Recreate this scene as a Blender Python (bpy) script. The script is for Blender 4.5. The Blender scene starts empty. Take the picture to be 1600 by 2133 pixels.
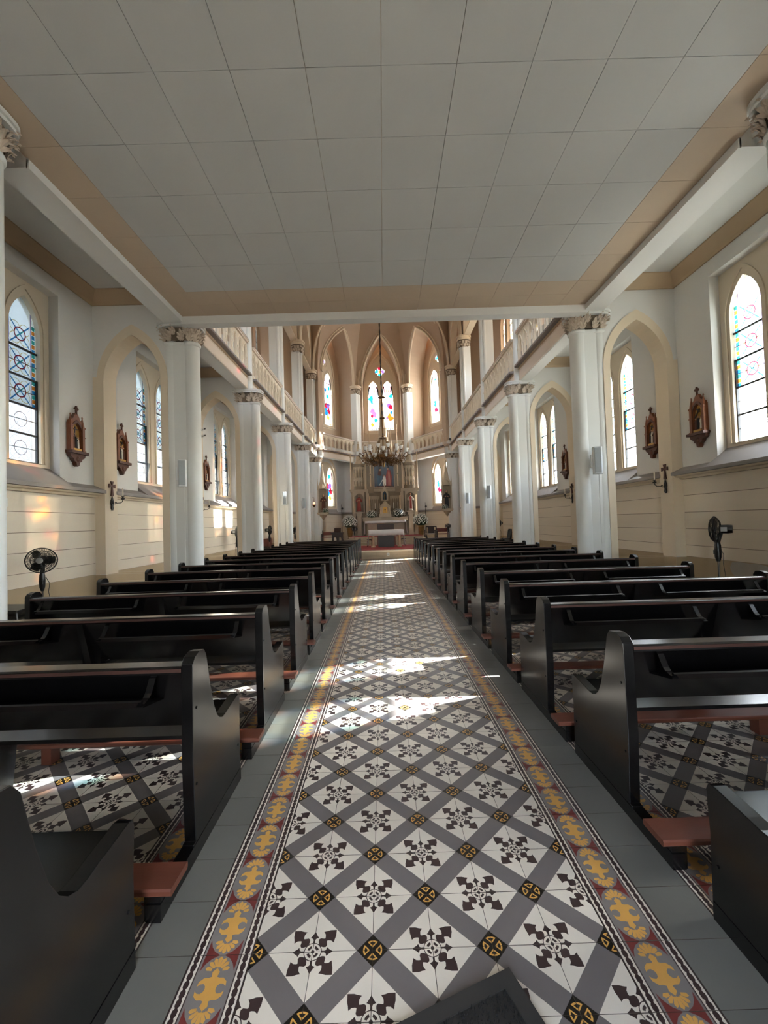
import bpy, math, random
import numpy as np
from math import sin, cos, pi, radians, atan2, sqrt, hypot
from mathutils import Vector, Matrix, Euler
from mathutils.geometry import delaunay_2d_cdt

random.seed(7)
SC = bpy.context.scene
COL = SC.collection

# ------------------------------------------------------------------ camera, sky, sun, exposure
FPX = 864.0
cam_d = bpy.data.cameras.new('camera')
cam_d.sensor_fit = 'HORIZONTAL'; cam_d.sensor_width = 36.0
cam_d.lens = FPX * 36.0 / 1600.0
cam_d.clip_start = 0.05; cam_d.clip_end = 300
cam = bpy.data.objects.new('camera', cam_d); COL.objects.link(cam)
yaw, pit, rol = 0.0024, 0.0258, 0.0312
Mz = Matrix.Rotation(-yaw, 3, 'Z')
fwd = Mz @ Vector((0, cos(pit), sin(pit)))
upv = Mz @ Vector((0, -sin(pit), cos(pit)))
rgt = fwd.cross(upv)
r2, u2 = rgt * cos(rol) - upv * sin(rol), rgt * sin(rol) + upv * cos(rol)
cam.matrix_world = Matrix(((r2.x, u2.x, -fwd.x, 0), (r2.y, u2.y, -fwd.y, 0), (r2.z, u2.z, -fwd.z, 1.422), (0, 0, 0, 1)))
SC.camera = cam

SUN_DIR = Vector((-1.0, -0.36, -0.60)).normalized()
world = bpy.data.worlds.new('sky'); SC.world = world; world.use_nodes = True
nt = world.node_tree
sky = nt.nodes.new('ShaderNodeTexSky'); sky.sky_type = 'NISHITA'; sky.sun_disc = False
sky.sun_elevation = radians(29.4); sky.sun_rotation = radians(69)
sky.air_density = 1.0; sky.dust_density = 2.0; sky.ozone_density = 1.0
hz_ = nt.nodes.new('ShaderNodeHueSaturation'); hz_.inputs['Saturation'].default_value = .55      # thin bright haze
nt.links.new(sky.outputs[0], hz_.inputs['Color']); nt.links.new(hz_.outputs[0], nt.nodes['Background'].inputs[0])
nt.nodes['Background'].inputs[1].default_value = 1.0
sun_d = bpy.data.lights.new('sun', 'SUN'); sun_d.energy = 28.0; sun_d.angle = radians(0.55); sun_d.color = (1.0, 0.955, 0.90)
sun = bpy.data.objects.new('sun', sun_d); COL.objects.link(sun)
sun.rotation_euler = SUN_DIR.to_track_quat('-Z', 'Y').to_euler(); sun.location = (30, 12, 20)

SC.view_settings.view_transform = 'Standard'; SC.view_settings.look = 'None'
SC.view_settings.exposure = 3.3; SC.view_settings.gamma = 1.0; SC.view_settings.use_curve_mapping = False
cy = SC.cycles
cy.use_denoising = True
cy.max_bounces = 10; cy.diffuse_bounces = 7; cy.glossy_bounces = 4; cy.transmission_bounces = 4; cy.transparent_max_bounces = 12
cy.sample_clamp_indirect = 6.0; cy.caustics_reflective = False; cy.caustics_refractive = False
cy.use_light_tree = True

# ------------------------------------------------------------------ materials
def lin(h):
    o = []
    for k in (0, 2, 4):
        c = int(h[k:k + 2], 16) / 255
        o.append(c / 12.92 if c <= .04045 else ((c + .055) / 1.055) ** 2.4)
    return o
MATS = {}
def mat(name, col, rough=.6, var=.08, scale=6., bump=0., metal=0., spec=.5, bscale=None, stretch=None, emit=0., coat=0., rvar=0., objvar=0.):
    m = bpy.data.materials.new(name); m.use_nodes = True
    t = m.node_tree; b = t.nodes['Principled BSDF']
    c = lin(col) if isinstance(col, str) else list(col)
    b.inputs['Roughness'].default_value = rough; b.inputs['Metallic'].default_value = metal
    b.inputs['Specular IOR Level'].default_value = spec
    if coat: b.inputs['Coat Weight'].default_value = coat; b.inputs['Coat Roughness'].default_value = .15
    tc = t.nodes.new('ShaderNodeTexCoord'); mp = t.nodes.new('ShaderNodeMapping')
    ob_ = t.nodes.new('ShaderNodeObjectInfo'); ad_ = t.nodes.new('ShaderNodeVectorMath')      # repeats do not share one grain
    t.links.new(tc.outputs['Object'], ad_.inputs[0]); t.links.new(ob_.outputs['Location'], ad_.inputs[1]); t.links.new(ad_.outputs[0], mp.inputs[0])
    if stretch: mp.inputs['Scale'].default_value = stretch
    nz = t.nodes.new('ShaderNodeTexNoise'); nz.inputs['Scale'].default_value = scale; nz.inputs['Detail'].default_value = 4
    t.links.new(mp.outputs[0], nz.inputs[0])
    mx = t.nodes.new('ShaderNodeMix'); mx.data_type = 'RGBA'
    mx.inputs[6].default_value = [max(0, x * (1 - 1.6 * var)) for x in c] + [1]
    mx.inputs[7].default_value = [min(1, x * (1 + 1.6 * var)) for x in c] + [1]
    t.links.new(nz.outputs[0], mx.inputs[0])
    out = mx.outputs[2]
    if objvar:
        oi = t.nodes.new('ShaderNodeObjectInfo')
        hs = t.nodes.new('ShaderNodeHueSaturation')
        mr = t.nodes.new('ShaderNodeMapRange'); mr.inputs[3].default_value = 1 - objvar; mr.inputs[4].default_value = 1 + objvar
        t.links.new(oi.outputs['Random'], mr.inputs[0]); t.links.new(mr.outputs[0], hs.inputs['Value'])
        t.links.new(out, hs.inputs['Color']); out = hs.outputs[0]
    t.links.new(out, b.inputs['Base Color'])
    if rvar:
        mr = t.nodes.new('ShaderNodeMapRange'); mr.inputs[3].default_value = max(.02, rough - rvar); mr.inputs[4].default_value = rough + rvar
        t.links.new(nz.outputs[0], mr.inputs[0]); t.links.new(mr.outputs[0], b.inputs['Roughness'])
    if bump:
        n2 = t.nodes.new('ShaderNodeTexNoise'); n2.inputs['Scale'].default_value = bscale or scale * 6; n2.inputs['Detail'].default_value = 3
        t.links.new(mp.outputs[0], n2.inputs[0])
        bp = t.nodes.new('ShaderNodeBump'); bp.inputs['Strength'].default_value = bump; bp.inputs['Distance'].default_value = .01
        t.links.new(n2.outputs[0], bp.inputs['Height']); t.links.new(bp.outputs[0], b.inputs['Normal'])
    if emit:
        b.inputs['Emission Color'].default_value = c + [1]; b.inputs['Emission Strength'].default_value = emit
    MATS[name] = m
    return m

def glass(name, col, trans, diffuse=.12):
    """stained / clear glazing: light goes straight through tinted, a share of it is scattered"""
    m = bpy.data.materials.new(name); m.use_nodes = True
    t = m.node_tree; t.nodes.remove(t.nodes['Principled BSDF'])
    c = lin(col)
    tr = t.nodes.new('ShaderNodeBsdfTransparent'); tl = t.nodes.new('ShaderNodeBsdfTranslucent'); gl = t.nodes.new('ShaderNodeBsdfGlossy')
    gl.inputs['Roughness'].default_value = .08; gl.inputs['Color'].default_value = (.8, .8, .8, 1)
    tc = t.nodes.new('ShaderNodeTexCoord'); nz = t.nodes.new('ShaderNodeTexNoise'); nz.inputs['Scale'].default_value = 9
    t.links.new(tc.outputs['Object'], nz.inputs[0])
    mx = t.nodes.new('ShaderNodeMix'); mx.data_type = 'RGBA'
    mx.inputs[6].default_value = [x * trans * .8 for x in c] + [1]; mx.inputs[7].default_value = [min(1, x * trans * 1.2) for x in c] + [1]
    t.links.new(nz.outputs[0], mx.inputs[0]); t.links.new(mx.outputs[2], tr.inputs[0])
    tl.inputs[0].default_value = [min(1, x * trans * 1.1) for x in c] + [1]
    m1 = t.nodes.new('ShaderNodeMixShader'); m1.inputs[0].default_value = diffuse
    t.links.new(tr.outputs[0], m1.inputs[1]); t.links.new(tl.outputs[0], m1.inputs[2])
    m2 = t.nodes.new('ShaderNodeMixShader'); m2.inputs[0].default_value = .03
    t.links.new(m1.outputs[0], m2.inputs[1]); t.links.new(gl.outputs[0], m2.inputs[2])
    t.links.new(m2.outputs[0], t.nodes['Material Output'].inputs[0])
    MATS[name] = m
    return m

# ------------------------------------------------------------------ mesh builder
def inpoly(x, y, P):
    r = False; n = len(P); j = n - 1
    for i in range(n):
        xi, yi = P[i]; xj, yj = P[j]
        if (yi > y) != (yj > y) and x < (xj - xi) * (y - yi) / (yj - yi) + xi: r = not r
        j = i
    return r
def cdt(loops):
    V = []; Ed = []
    for L in loops:
        b = len(V); n = len(L)
        V += [Vector(p) for p in L]; Ed += [(b + i, b + (i + 1) % n) for i in range(n)]
    r = delaunay_2d_cdt(V, Ed, [], 0, 1e-6)
    return [(v[0], v[1]) for v in r[0]], r[2]
class MB:
    def __init__(s): s.v = []; s.f = []; s.m = []
    def face(s, pts, mi=0):
        b = len(s.v); s.v += [tuple(p) for p in pts]; s.f.append(tuple(range(b, b + len(pts)))); s.m.append(mi)
    def grid(s, rows, mi=0, close_u=False, close_v=False):
        b = len(s.v); nv = len(rows); nu = len(rows[0])
        for r in rows: s.v += [tuple(p) for p in r]
        for i in range(nv if close_v else nv - 1):
            for j in range(nu if close_u else nu - 1):
                i2 = (i + 1) % nv; j2 = (j + 1) % nu
                s.f.append((b + i * nu + j, b + i * nu + j2, b + i2 * nu + j2, b + i2 * nu + j)); s.m.append(mi)
    def box(s, x0, x1, y0, y1, z0, z1, mi=0, T=None):
        if x0 > x1: x0, x1 = x1, x0
        if y0 > y1: y0, y1 = y1, y0
        P = [(x, y, z) for z in (z0, z1) for y in (y0, y1) for x in (x0, x1)]
        if T: P = [T(*p) for p in P]
        b = len(s.v); s.v += P
        for q in ((0, 2, 3, 1), (4, 5, 7, 6), (0, 1, 5, 4), (2, 6, 7, 3), (0, 4, 6, 2), (1, 3, 7, 5)):
            s.f.append(tuple(b + k for k in q)); s.m.append(mi)
    def prism(s, poly, M, w0, w1, mi=0):
        n = len(poly); b = len(s.v)
        for w in (w0, w1): s.v += [tuple(M(u, v, w)) for u, v in poly]
        s.f.append(tuple(b + i for i in range(n))[::-1]); s.f.append(tuple(b + n + i for i in range(n))); s.m += [mi, mi]
        for i in range(n):
            j = (i + 1) % n; s.f.append((b + i, b + j, b + n + j, b + n + i)); s.m.append(mi)
    def plate(s, outer, holes, M, w0, w1, mi=0, smi=None):
        smi = mi if smi is None else smi
        V, F = cdt([outer] + holes)
        keep = []
        for f in F:
            cx = sum(V[i][0] for i in f) / len(f); cyy = sum(V[i][1] for i in f) / len(f)
            if inpoly(cx, cyy, outer) and not any(inpoly(cx, cyy, h) for h in holes): keep.append(f)
        b = len(s.v); n = len(V)
        for w in (w0, w1): s.v += [tuple(M(u, v, w)) for u, v in V]
        for f in keep:
            s.f.append(tuple(b + i for i in f)[::-1]); s.f.append(tuple(b + n + i for i in f)); s.m += [mi, mi]
        for L in [outer] + holes:
            b = len(s.v); k = len(L)
            for w in (w0, w1): s.v += [tuple(M(u, v, w)) for u, v in L]
            for i in range(k):
                j = (i + 1) % k; s.f.append((b + i, b + j, b + k + j, b + k + i)); s.m.append(smi)
    def inlay(s, outer, layers, M, base=0, holes=()):
        V, F = cdt([outer] + [l[0] for l in layers] + list(holes))
        b = len(s.v); s.v += [tuple(M(u, v, 0)) for u, v in V]
        for f in F:
            cx = sum(V[i][0] for i in f) / len(f); cyy = sum(V[i][1] for i in f) / len(f)
            if not inpoly(cx, cyy, outer): continue
            mi = base
            for P, k in layers:
                if inpoly(cx, cyy, P): mi = k
            s.f.append(tuple(b + i for i in f)); s.m.append(mi)
    def tube(s, pts, r, n=8, mi=0, caps=True, closed=False):
        pts = [Vector(p) for p in pts]; k = len(pts); rows = []
        up = None
        for i, p in enumerate(pts):
            if closed: d = pts[(i + 1) % k] - pts[i - 1]
            else: d = pts[min(i + 1, k - 1)] - pts[max(i - 1, 0)]
            if d.length < 1e-9: d = Vector((0, 0, 1))
            d.normalize()
            if up is None:
                up = Vector((0, 0, 1)) if abs(d.z) < .9 else Vector((1, 0, 0))
            a = d.cross(up)
            if a.length < 1e-6: a = d.cross(Vector((0, 1, 0)))
            a.normalize(); c = a.cross(d); up = c
            ri = r[i] if isinstance(r, (list, tuple)) else r
            rows.append([p + a * ri * cos(2 * pi * j / n) + c * ri * sin(2 * pi * j / n) for j in range(n)])
        s.grid(rows, mi, close_u=True, close_v=closed)
        if caps and not closed:
            s.face(rows[0][::-1], mi); s.face(rows[-1], mi)
    def lathe(s, prof, n=16, c=(0, 0), mi=0, sx=1., sy=1., caps=True, T=None):
        rows = [[(c[0] + sx * r * cos(2 * pi * j / n), c[1] + sy * r * sin(2 * pi * j / n), z) for j in range(n)] for r, z in prof]
        if T: rows = [[T(*p) for p in R] for R in rows]
        s.grid(rows, mi, close_u=True)
        if caps:
            if prof[0][0] > 1e-4: s.face(rows[0][::-1], mi)
            if prof[-1][0] > 1e-4: s.face(rows[-1], mi)
    def ball(s, c, r, nu=10, nv=6, mi=0):
        rx, ry, rz = r if isinstance(r, (tuple, list)) else (r, r, r)
        rows = [[(c[0] + rx * sin(pi * i / nv) * cos(2 * pi * j / nu), c[1] + ry * sin(pi * i / nv) * sin(2 * pi * j / nu), c[2] - rz * cos(pi * i / nv)) for j in range(nu)] for i in range(nv + 1)]
        s.grid(rows, mi, close_u=True)
    def add(s, o, T=None):
        b = len(s.v); s.v += [T(*p) for p in o.v] if T else o.v
        s.f += [tuple(b + i for i in f) for f in o.f]; s.m += o.m
    def mesh(s, name, mats, smooth=False):
        me = bpy.data.meshes.new(name); me.from_pydata(s.v, [], s.f)
        for m in (mats if isinstance(mats, (list, tuple)) else [mats]): me.materials.append(MATS[m])
        me.polygons.foreach_set('material_index', s.m)
        if smooth:
            import bmesh
            bm = bmesh.new(); bm.from_mesh(me); bmesh.ops.remove_doubles(bm, verts=bm.verts, dist=1e-5); bm.to_mesh(me); bm.free()
            me.shade_smooth(); me.set_sharp_from_angle(angle=radians(38))
        me.update(); return me
    def build(s, name, mats, parent=None, smooth=False, loc=None):
        return link(name, s.mesh(name, mats, smooth), parent, loc)
def link(name, me, parent=None, loc=None, rot=None):
    o = bpy.data.objects.new(name, me); COL.objects.link(o)
    if parent: o.parent = parent
    if loc is not None: o.location = loc
    if rot is not None: o.rotation_euler = rot
    return o
def tag(o, label, cat=None, group=None, kind=None):
    o['label'] = label
    if cat: o['category'] = cat
    if group: o['group'] = group
    if kind: o['kind'] = kind
    return o
def thing(name, label, cat, loc=(0, 0, 0), rz=0., group=None, kind=None):
    o = bpy.data.objects.new(name, None); COL.objects.link(o); o.empty_display_size = .1
    o.location = loc; o.rotation_euler = (0, 0, rz)
    return tag(o, label, cat, group, kind)
def dup(o, loc=None, rz=None, label=None, group=None, parent=None, rot=None, scale=None):
    c = o.copy(); COL.objects.link(c)
    if parent is not None: c.parent = parent
    if loc is not None: c.location = loc
    if rz is not None: c.rotation_euler = (0, 0, rz)
    if rot is not None: c.rotation_euler = rot
    if scale is not None: c.scale = scale
    if label: c['label'] = label
    if group: c['group'] = group
    for ch in list(o.children): dup(ch, parent=c)
    return c
ID = lambda u, v, w: (u, v, w)
def arc(cx, cyy, r, a0, a1, n): return [(cx + r * cos(radians(a0 + (a1 - a0) * i / n)), cyy + r * sin(radians(a0 + (a1 - a0) * i / n))) for i in range(n + 1)]
def circle(cx, cyy, r, n=16): return [(cx + r * cos(2 * pi * i / n), cyy + r * sin(2 * pi * i / n)) for i in range(n)]
def lancet(cx, hw, z0, zs, za, n=7):
    h = za - zs; R = (hw * hw + h * h) / (2 * hw); a = math.degrees(atan2(h, R - hw)) if R > hw else 90
    a = math.degrees(math.acos(max(-1, min(1, (R - hw) / R))))
    P = [(cx - hw, z0), (cx + hw, z0)]
    P += arc(cx + hw - R, zs, R, 0, a, n)
    P += arc(cx - hw + R, zs, R, 180 - a, 180, n)[1:]
    return P
def lancet_hw(hw, zs, za, z):
    if z <= zs: return hw
    h = za - zs; R = (hw * hw + h * h) / (2 * hw); d = R * R - (z - zs) ** 2
    return max(0., sqrt(max(0, d)) - (R - hw))
ORD = ['first', 'second', 'third', 'fourth', 'fifth', 'sixth', 'seventh', 'eighth', 'ninth', 'tenth', 'eleventh', 'twelfth', 'thirteenth', 'fourteenth', 'fifteenth', 'sixteenth', 'seventeenth', 'eighteenth']
SIDE = {-1: 'left', 1: 'right'}

mat('plaster_white', 'd3d1cd', .75, .03, 1.5, .05, bscale=40)
mat('plaster_cream', 'd6c6ae', .7, .04, 1.2, .05, bscale=40)
mat('frame_cream', 'd3c4ae', .7, .03, 1.2)
mat('plaster_beige', 'c2ab92', .75, .04, 1.2, .05, bscale=40)
mat('vault_plaster', 'b49d87', .8, .05, 1.0, .05, bscale=30)
mat('plank_cream', 'd9cbb6', .6, .05, 1.4, .04, stretch=(1, .3, 3), objvar=.03)
mat('seam_shadow', '6d5c48', .9)
mat('dado_tan', 'ab9574', .6, .06, 1.5, .04)
mat('sill_grey', '8b8480', .6, .06, 3)
mat('column_paint', 'd8d8d4', .45, .02, 1.0, .02)
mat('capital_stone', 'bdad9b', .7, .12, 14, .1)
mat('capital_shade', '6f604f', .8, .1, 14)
mat('panel_grey', 'b9b8b5', .7, .03, 2, .04, bscale=60, objvar=.015)
mat('panel_tan', 'bba791', .7, .04, 2, .04, bscale=60, objvar=.02)
mat('aisle_ceiling', 'c9c7c2', .8, .03, 1)
mat('cornice_tan', 'b0987b', .7, .05, 1)
mat('beam_white', 'd2d0cc', .6, .02, 1)
mat('fascia_cream', 'e0d2c4', .6, .03, 1.5)
mat('ledge_mauve', '857b78', .55, .04, 2)
mat('baluster_cream', 'd8cab4', .6, .04, 4)
mat('pew_black', [.0035, .0031, .0032], .235, .3, 3, 0, rvar=.05, stretch=(.25, 1.5, 1.5), spec=.5)
mat('pew_worn', [.055, .022, .016], .4, .3, 9)
mat('kneeler_wood', '5f3325', .42, .18, 5, .05, stretch=(.3, 3, 3))
mat('tile_white', 'd8cdbe', .34, .05, 9, 0, rvar=.03, objvar=.05, bscale=50)
mat('tile_grey', '6c6563', .36, .07, 9, 0, rvar=.03, objvar=.05, bscale=50)
mat('tile_dark', '3a2a29', .36, .1, 12, objvar=.06)
mat('tile_black', '16130f', .34, .1, 12)
mat('tile_yellow', 'cf9a4e', .36, .08, 12, objvar=.05)
mat('tile_red', '6f2f2c', .36, .08, 12)
mat('tile_taupe', '7c7571', .36, .07, 9, objvar=.05)
mat('tile_stone', '696760', .33, .14, 3.5, .03, rvar=.08, objvar=.06, bscale=30)
mat('grout', '4b4138', .8, .1, 30)
mat('lead', '15130f', .5, .1, 20)
mat('iron', '1a1613', .5, .15, 20)
mat('oak', '7a4526', .45, .16, 6, .08, stretch=(2, 2, .3))
mat('oak_dark', '4d2613', .5, .16, 6, .08, stretch=(2, 2, .3))
mat('gilt', 'b98d45', .4, .15, 12, metal=.6)
mat('black_plastic', '141414', .35, .1, 8)
mat('grey_plastic', '9a9a98', .45, .05, 8)
mat('chrome', 'b8b8b8', .25, .03, 8, metal=.9)
mat('speaker_grey', 'd2d5d5', .5, .04, 8)
mat('speaker_mesh', 'a4a9ab', .7, .05, 90)
mat('stone_altar', 'b09e85', .6, .08, 5, .05)
mat('stone_altar_dark', '887963', .65, .1, 5, .05)
mat('stone_shaft', 'cdb694', .5, .08, 6)
mat('marble_brown', '4a382c', .4, .2, 8)
mat('linen', 'd9d6d2', .8, .03, 8, .05)
mat('carpet_red', '8a1f1d', .9, .1, 20, .1)
mat('petal', 'e4e2d6', .7, .06, 20)
mat('leaf_green', '2c3a22', .6, .2, 15)
mat('urn_bronze', '8a6a3c', .4, .15, 8, metal=.5)
mat('brass', '6b4b25', .4, .2, 12, metal=.75)
mat('opal_glass', 'dedbd3', .3, .03, 8)
mat('candle_wax', 'e6dfcc', .5, .03, 8)
mat('skin', 'b98a6b', .6, .06, 10)
mat('hair_brown', '2b1c14', .7, .1, 20)
mat('robe_red', '8c3428', .6, .12, 10)
mat('robe_brown', '57301f', .7, .12, 10)
mat('robe_black', '1d1a1a', .7, .12, 10)
mat('robe_white', 'd8d0c4', .6, .06, 10)
mat('robe_blue', '3f5564', .6, .1, 10)
mat('paint_dark', '1b1a1e', .4, .2, 6)
mat('paint_orange', '9a4a26', .4, .15, 8)
mat('wood_dark', '2b1712', .4, .2, 5)
mat('wood_red', '6a2f20', .4, .15, 5)
mat('upholstery', 'a6998c', .8, .06, 10)
mat('doormat_rubber', '2a2725', .7, .15, 20)
mat('doormat_pile', '0a0a0b', .95, .3, 120, .4, bscale=300)
mat('patch_plaster', 'a9a197', .8, .06, 10)
mat('sign_red', 'b23a33', .5, .05, 8)
mat('sign_white', 'd8d6d0', .5, .03, 8)
mat('lamp_red', 'd8705a', .3, .05, 8, emit=.6)
mat('ground_out', 'a09c90', .9, .1, 1)
mat('facade_out', 'a9aeb2', .9, .06, 1)
mat('roof_dark', '7a6c60', .8, .05, 1)
glass('glass_clear', 'e4eef4', .52, .10)
glass('glass_pale', 'd4e8ee', .17, .3)
glass('glass_dim', 'd6cdb8', .045, .8)
for n_, c_ in (('blue', '1f7fd0'), ('teal', '1fa6a8'), ('red', 'b01a34'), ('yellow', 'e0c050'), ('amber', 'e07a20'), ('violet', '8a5aa8')): glass('apse_' + n_, c_, .085, .6)
glass('apse_clear', 'e6eef0', .26, .7)
glass('apse_pale', 'cfe0e6', .10, .7)
glass('glass_blue', '2f86c8', .11, .3)
glass('glass_teal', '3aa7a8', .11, .3)
glass('glass_red', '8c2838', .11, .3)
glass('glass_yellow', 'd8bf58', .12, .3)
glass('glass_amber', 'd08838', .11, .3)
glass('glass_violet', '9d8cc0', .11, .3)

XC = .125                       # axis of the nave
def wx(s, d): return XC + s * d

# ------------------------------------------------------------------ large structure: ground, floor bed, shell
g = MB(); g.box(-60, 60, -40, 80, -.6, -.25)
tag(g.build('ground', 'ground_out'), 'pale ground outside the church', 'ground', kind='structure')
b = MB(); b.box(-18, -11, -8, 30, -.25, 10.5); b.prism([(-8.5, 10.5), (30.5, 10.5), (11, 13)], lambda u, v, w: (w, u, v), -18.3, -10.7, 1)
tag(b.build('neighbour_building', ['facade_out', 'roof_dark']), 'pale neighbouring house seen dimly through the left aisle glass', 'building')

fl = MB(); fl.box(-5.8, 6.1, -1.9, 30, -.25, -.004)
floor = tag(fl.build('floor', 'grout'), 'church floor of patterned cement tiles with grey stone runners', 'floor', kind='structure')
af = MB()
af.box(-5.5, -3.68, -1.8, 23, -.004, 0); af.box(3.72, 5.75, -1.8, 23, -.004, 0)
af.build('aisle_paving', 'tile_stone', floor)

# patterned tiles: inlaid colours are faces of the tile, not paint
S = .2; E0 = .0009
TM = ['tile_white', 'tile_grey', 'tile_dark', 'tile_black', 'tile_yellow', 'grout']
def sq(a, b_): return [(a, a), (b_, a), (b_, b_), (a, b_)]
def rot(P, a, c=(0, 0)):
    ca, sa = cos(a), sin(a); return [(c[0] + x * ca - y * sa, c[1] + x * sa + y * ca) for x, y in P]
def flake(c, dirs_diag, dirs_ax):
    L = []
    dg = [(.028, .003), (.034, .0135), (.040, .0185), (.047, .017), (.052, .010), (.056, .0055), (.060, .008), (.066, .015), (.068, .027), (.078, .020), (.088, .0145), (.103, 0)]
    ax = [(.028, .0035), (.038, .003), (.043, .005), (.047, .0145), (.054, .0085), (.060, .005), (.068, 0)]
    for prof, ds in ((dg, dirs_diag), (ax, dirs_ax)):
        P = prof + [(u, -v) for u, v in prof[::-1] if v > 0]
        for a in ds: L.append((rot(P, radians(a), c), 2))
    L.append((circle(c[0], c[1], .030, 24), 2)); L.append((circle(c[0], c[1], .0272, 24), 0))
    for a in dirs_diag:
        o = [(r * cos(radians(a + t)), r * sin(radians(a + t))) for r, t in [(.0205, t) for t in (-27, -13, 0, 13, 27)] + [(.0125, t) for t in (27, 0, -27)]]
        L.append(([(c[0] + x, c[1] + y) for x, y in o], 2))
    L.append((circle(c[0], c[1], .0062, 10), 2))
    return L
def medal(c, axd):
    d = .0525
    L = [([(c[0] + d, c[1]), (c[0], c[1] + d), (c[0] - d, c[1]), (c[0], c[1] - d)], 3)]
    for a in axd:
        w = [(.0085, 0)] + [(.032, t) for t in (-33, -16, 0, 16, 33)]
        L.append(([(c[0] + r * cos(radians(a + t)), c[1] + r * sin(radians(a + t))) for r, t in w], 4))
        w = [(.0175, -10), (.0265, -22), (.0275, 0), (.0265, 22), (.0175, 10)]
        L.append(([(c[0] + r * cos(radians(a + t)), c[1] + r * sin(radians(a + t))) for r, t in w], 3))
    return L
def tile_skirt(m, e, mi):
    n = len(m.v)
    P = sq(e, S - e)
    for i in range(4):
        (x0, y0), (x1, y1) = P[i], P[(i + 1) % 4]
        m.face([(x0, y0, 0), (x0, y0, -.004), (x1, y1, -.004), (x1, y1, 0)], mi)
def pattern_tile(flip):
    m = MB(); h = .0370
    L = [([(S + .1, -.1 - h * 1.4142), (S + .1, -.1 + h * 1.4142), (-.1, S + .1 + h * 1.4142), (-.1, S + .1 - h * 1.4142)], 1)]
    L += medal((S, 0), (90, 180)) + medal((0, S), (0, 270)) + flake((0, 0), (45,), (0, 90)) + flake((S, S), (225,), (180, 270))
    # axial pieces on the joints: both neighbours draw their half
    L = [([(min(max(x, -.12), S + .12), y) for x, y in P], k) for P, k in L]
    M = (lambda u, v, w: (S - u, v, 0)) if flip else (lambda u, v, w: (u, v, 0))
    m.inlay(sq(E0, S - E0), L, M, 0)
    if flip: m.f = [f[::-1] for f in m.f]
    tile_skirt(m, E0, 5); return m
def border_tile():
    m = MB(); c = S / 2; L = []
    def add(P, k):
        L.append(([(c + u, c + v) for u, v in P], k))
    for sg in (1, -1):
        add([(sg * .0615, -.1), (sg * .0995, -.1), (sg * .0995, .1), (sg * .0615, .1)], 2)
        add([(sg * .0655, -.1), (sg * .0945, -.1), (sg * .0945, .1), (sg * .0655, .1)], 0)
        for i in range(8):
            v = -.1 + .0125 + .025 * i
            add([(sg * .080 + u, v + w) for u, w in ((.004, -.0126), (.0085, -.006), (.0085, .006), (.004, .0126), (-.004, .0126), (-.0085, .006), (-.0085, -.006), (-.004, -.0126))], 2)
        for sv in (1, -1):
            add([(sg * .055, sv * .050), (sg * .055, sv * .0995), (sg * .008, sv * .0995), (sg * .030, sv * .088), (sg * .044, sv * .073)], 4)
    half = [(0, .060), (.012, .048), (.0085, .034), (.016, .031), (.030, .031), (.043, .020), (.045, .006), (.036, .013), (.026, .014), (.019, .008), (.0165, 0)]
    P = half + [(u, -v) for u, v in half[-2::-1]]; P += [(-u, v) for u, v in P[-2:0:-1]]
    add(P, 3)
    for sv in (1, -1):
        for a, r0, r1 in ((0, .010, .044), (24, .012, .042), (-24, .012, .042), (50, .014, .041), (-50, .014, .041), (78, .018, .040), (-78, .018, .040)):
            add([(r * sin(radians(a + t)), sv * (.052 + r * cos(radians(a + t)))) for r, t in ((r0, -14), (r1 * .85, -10.5), (r1, 0), (r1 * .85, 10.5), (r0, 14))], 3)
    m.inlay(sq(E0, S - E0), L, ID, 1); tile_skirt(m, E0, 5); return m
def stone_tile():
    m = MB(); m.face([(x, y, 0) for x, y in sq(E0, S - E0)], 0); tile_skirt(m, E0, 1); return m
BM = ['tile_white', 'tile_taupe', 'tile_dark', 'tile_yellow', 'tile_red', 'grout']
T_A, T_B, T_C, T_D = pattern_tile(False), pattern_tile(True), border_tile(), stone_tile()
ME = {'A': T_A.mesh('tile', TM), 'B': T_B.mesh('tile', TM), 'C': T_C.mesh('border_tile', BM), 'D': T_D.mesh('stone_slab', ['tile_stone', 'grout'])}
NAMES = {'A': 'tile', 'B': 'tile', 'C': 'border_tile', 'D': 'stone_slab'}
def kind_of(i, j):
    if i in (-3, 6): return 'D'
    if i in (-2, 5, -4, 7): return 'C'
    return 'A' if (i + j) % 2 == 0 else 'B'
cells = []
for j in range(-3, 74):
    y0 = 1.42 + .2 * j
    for i in range(-17, 19):
        x0 = -.28 + .2 * i
        aisle = -3 <= i <= 6
        if y0 > 16.05: continue
        if not aisle and y0 > 10.5: continue
        px = 800 + FPX * (x0 + .1) / max(y0 + .1, .3)
        inview = -60 < px < 1660 and (y0 > 1.05 or abs(x0) < 1.4)
        cells.append((i, j, x0, y0, aisle, inview))
def hidden(i, y):               # aisle first; of the pew floor only the gaps that show
    return False
near = [c for c in cells if c[5] and c[4] and c[3] < 5.3]
pewn = [c for c in cells if c[5] and not c[4] and ((-12 <= c[0] <= -4 and c[3] < 2.9 and c[3] > 1.3) or (7 <= c[0] <= 13 and 1.3 < c[3] < 2.9))]
pewn.sort(key=lambda c: hypot(c[2] + .1, c[3] + .1)); near.sort(key=lambda c: c[3])
single = (near[:205] + pewn)[:298]
sid = set((c[0], c[1]) for c in single)
for (i, j, x0, y0, a, v) in single:
    k = kind_of(i, j)
    link(NAMES[k], ME[k], floor, (x0, y0, random.uniform(-.0003, .0003)), (random.uniform(-.002, .002), random.uniform(-.002, .002), 0))
far = MB()
FM = ['tile_white', 'tile_grey', 'tile_dark', 'tile_black', 'tile_yellow', 'grout', 'tile_taupe', 'tile_red', 'tile_stone']
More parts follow.
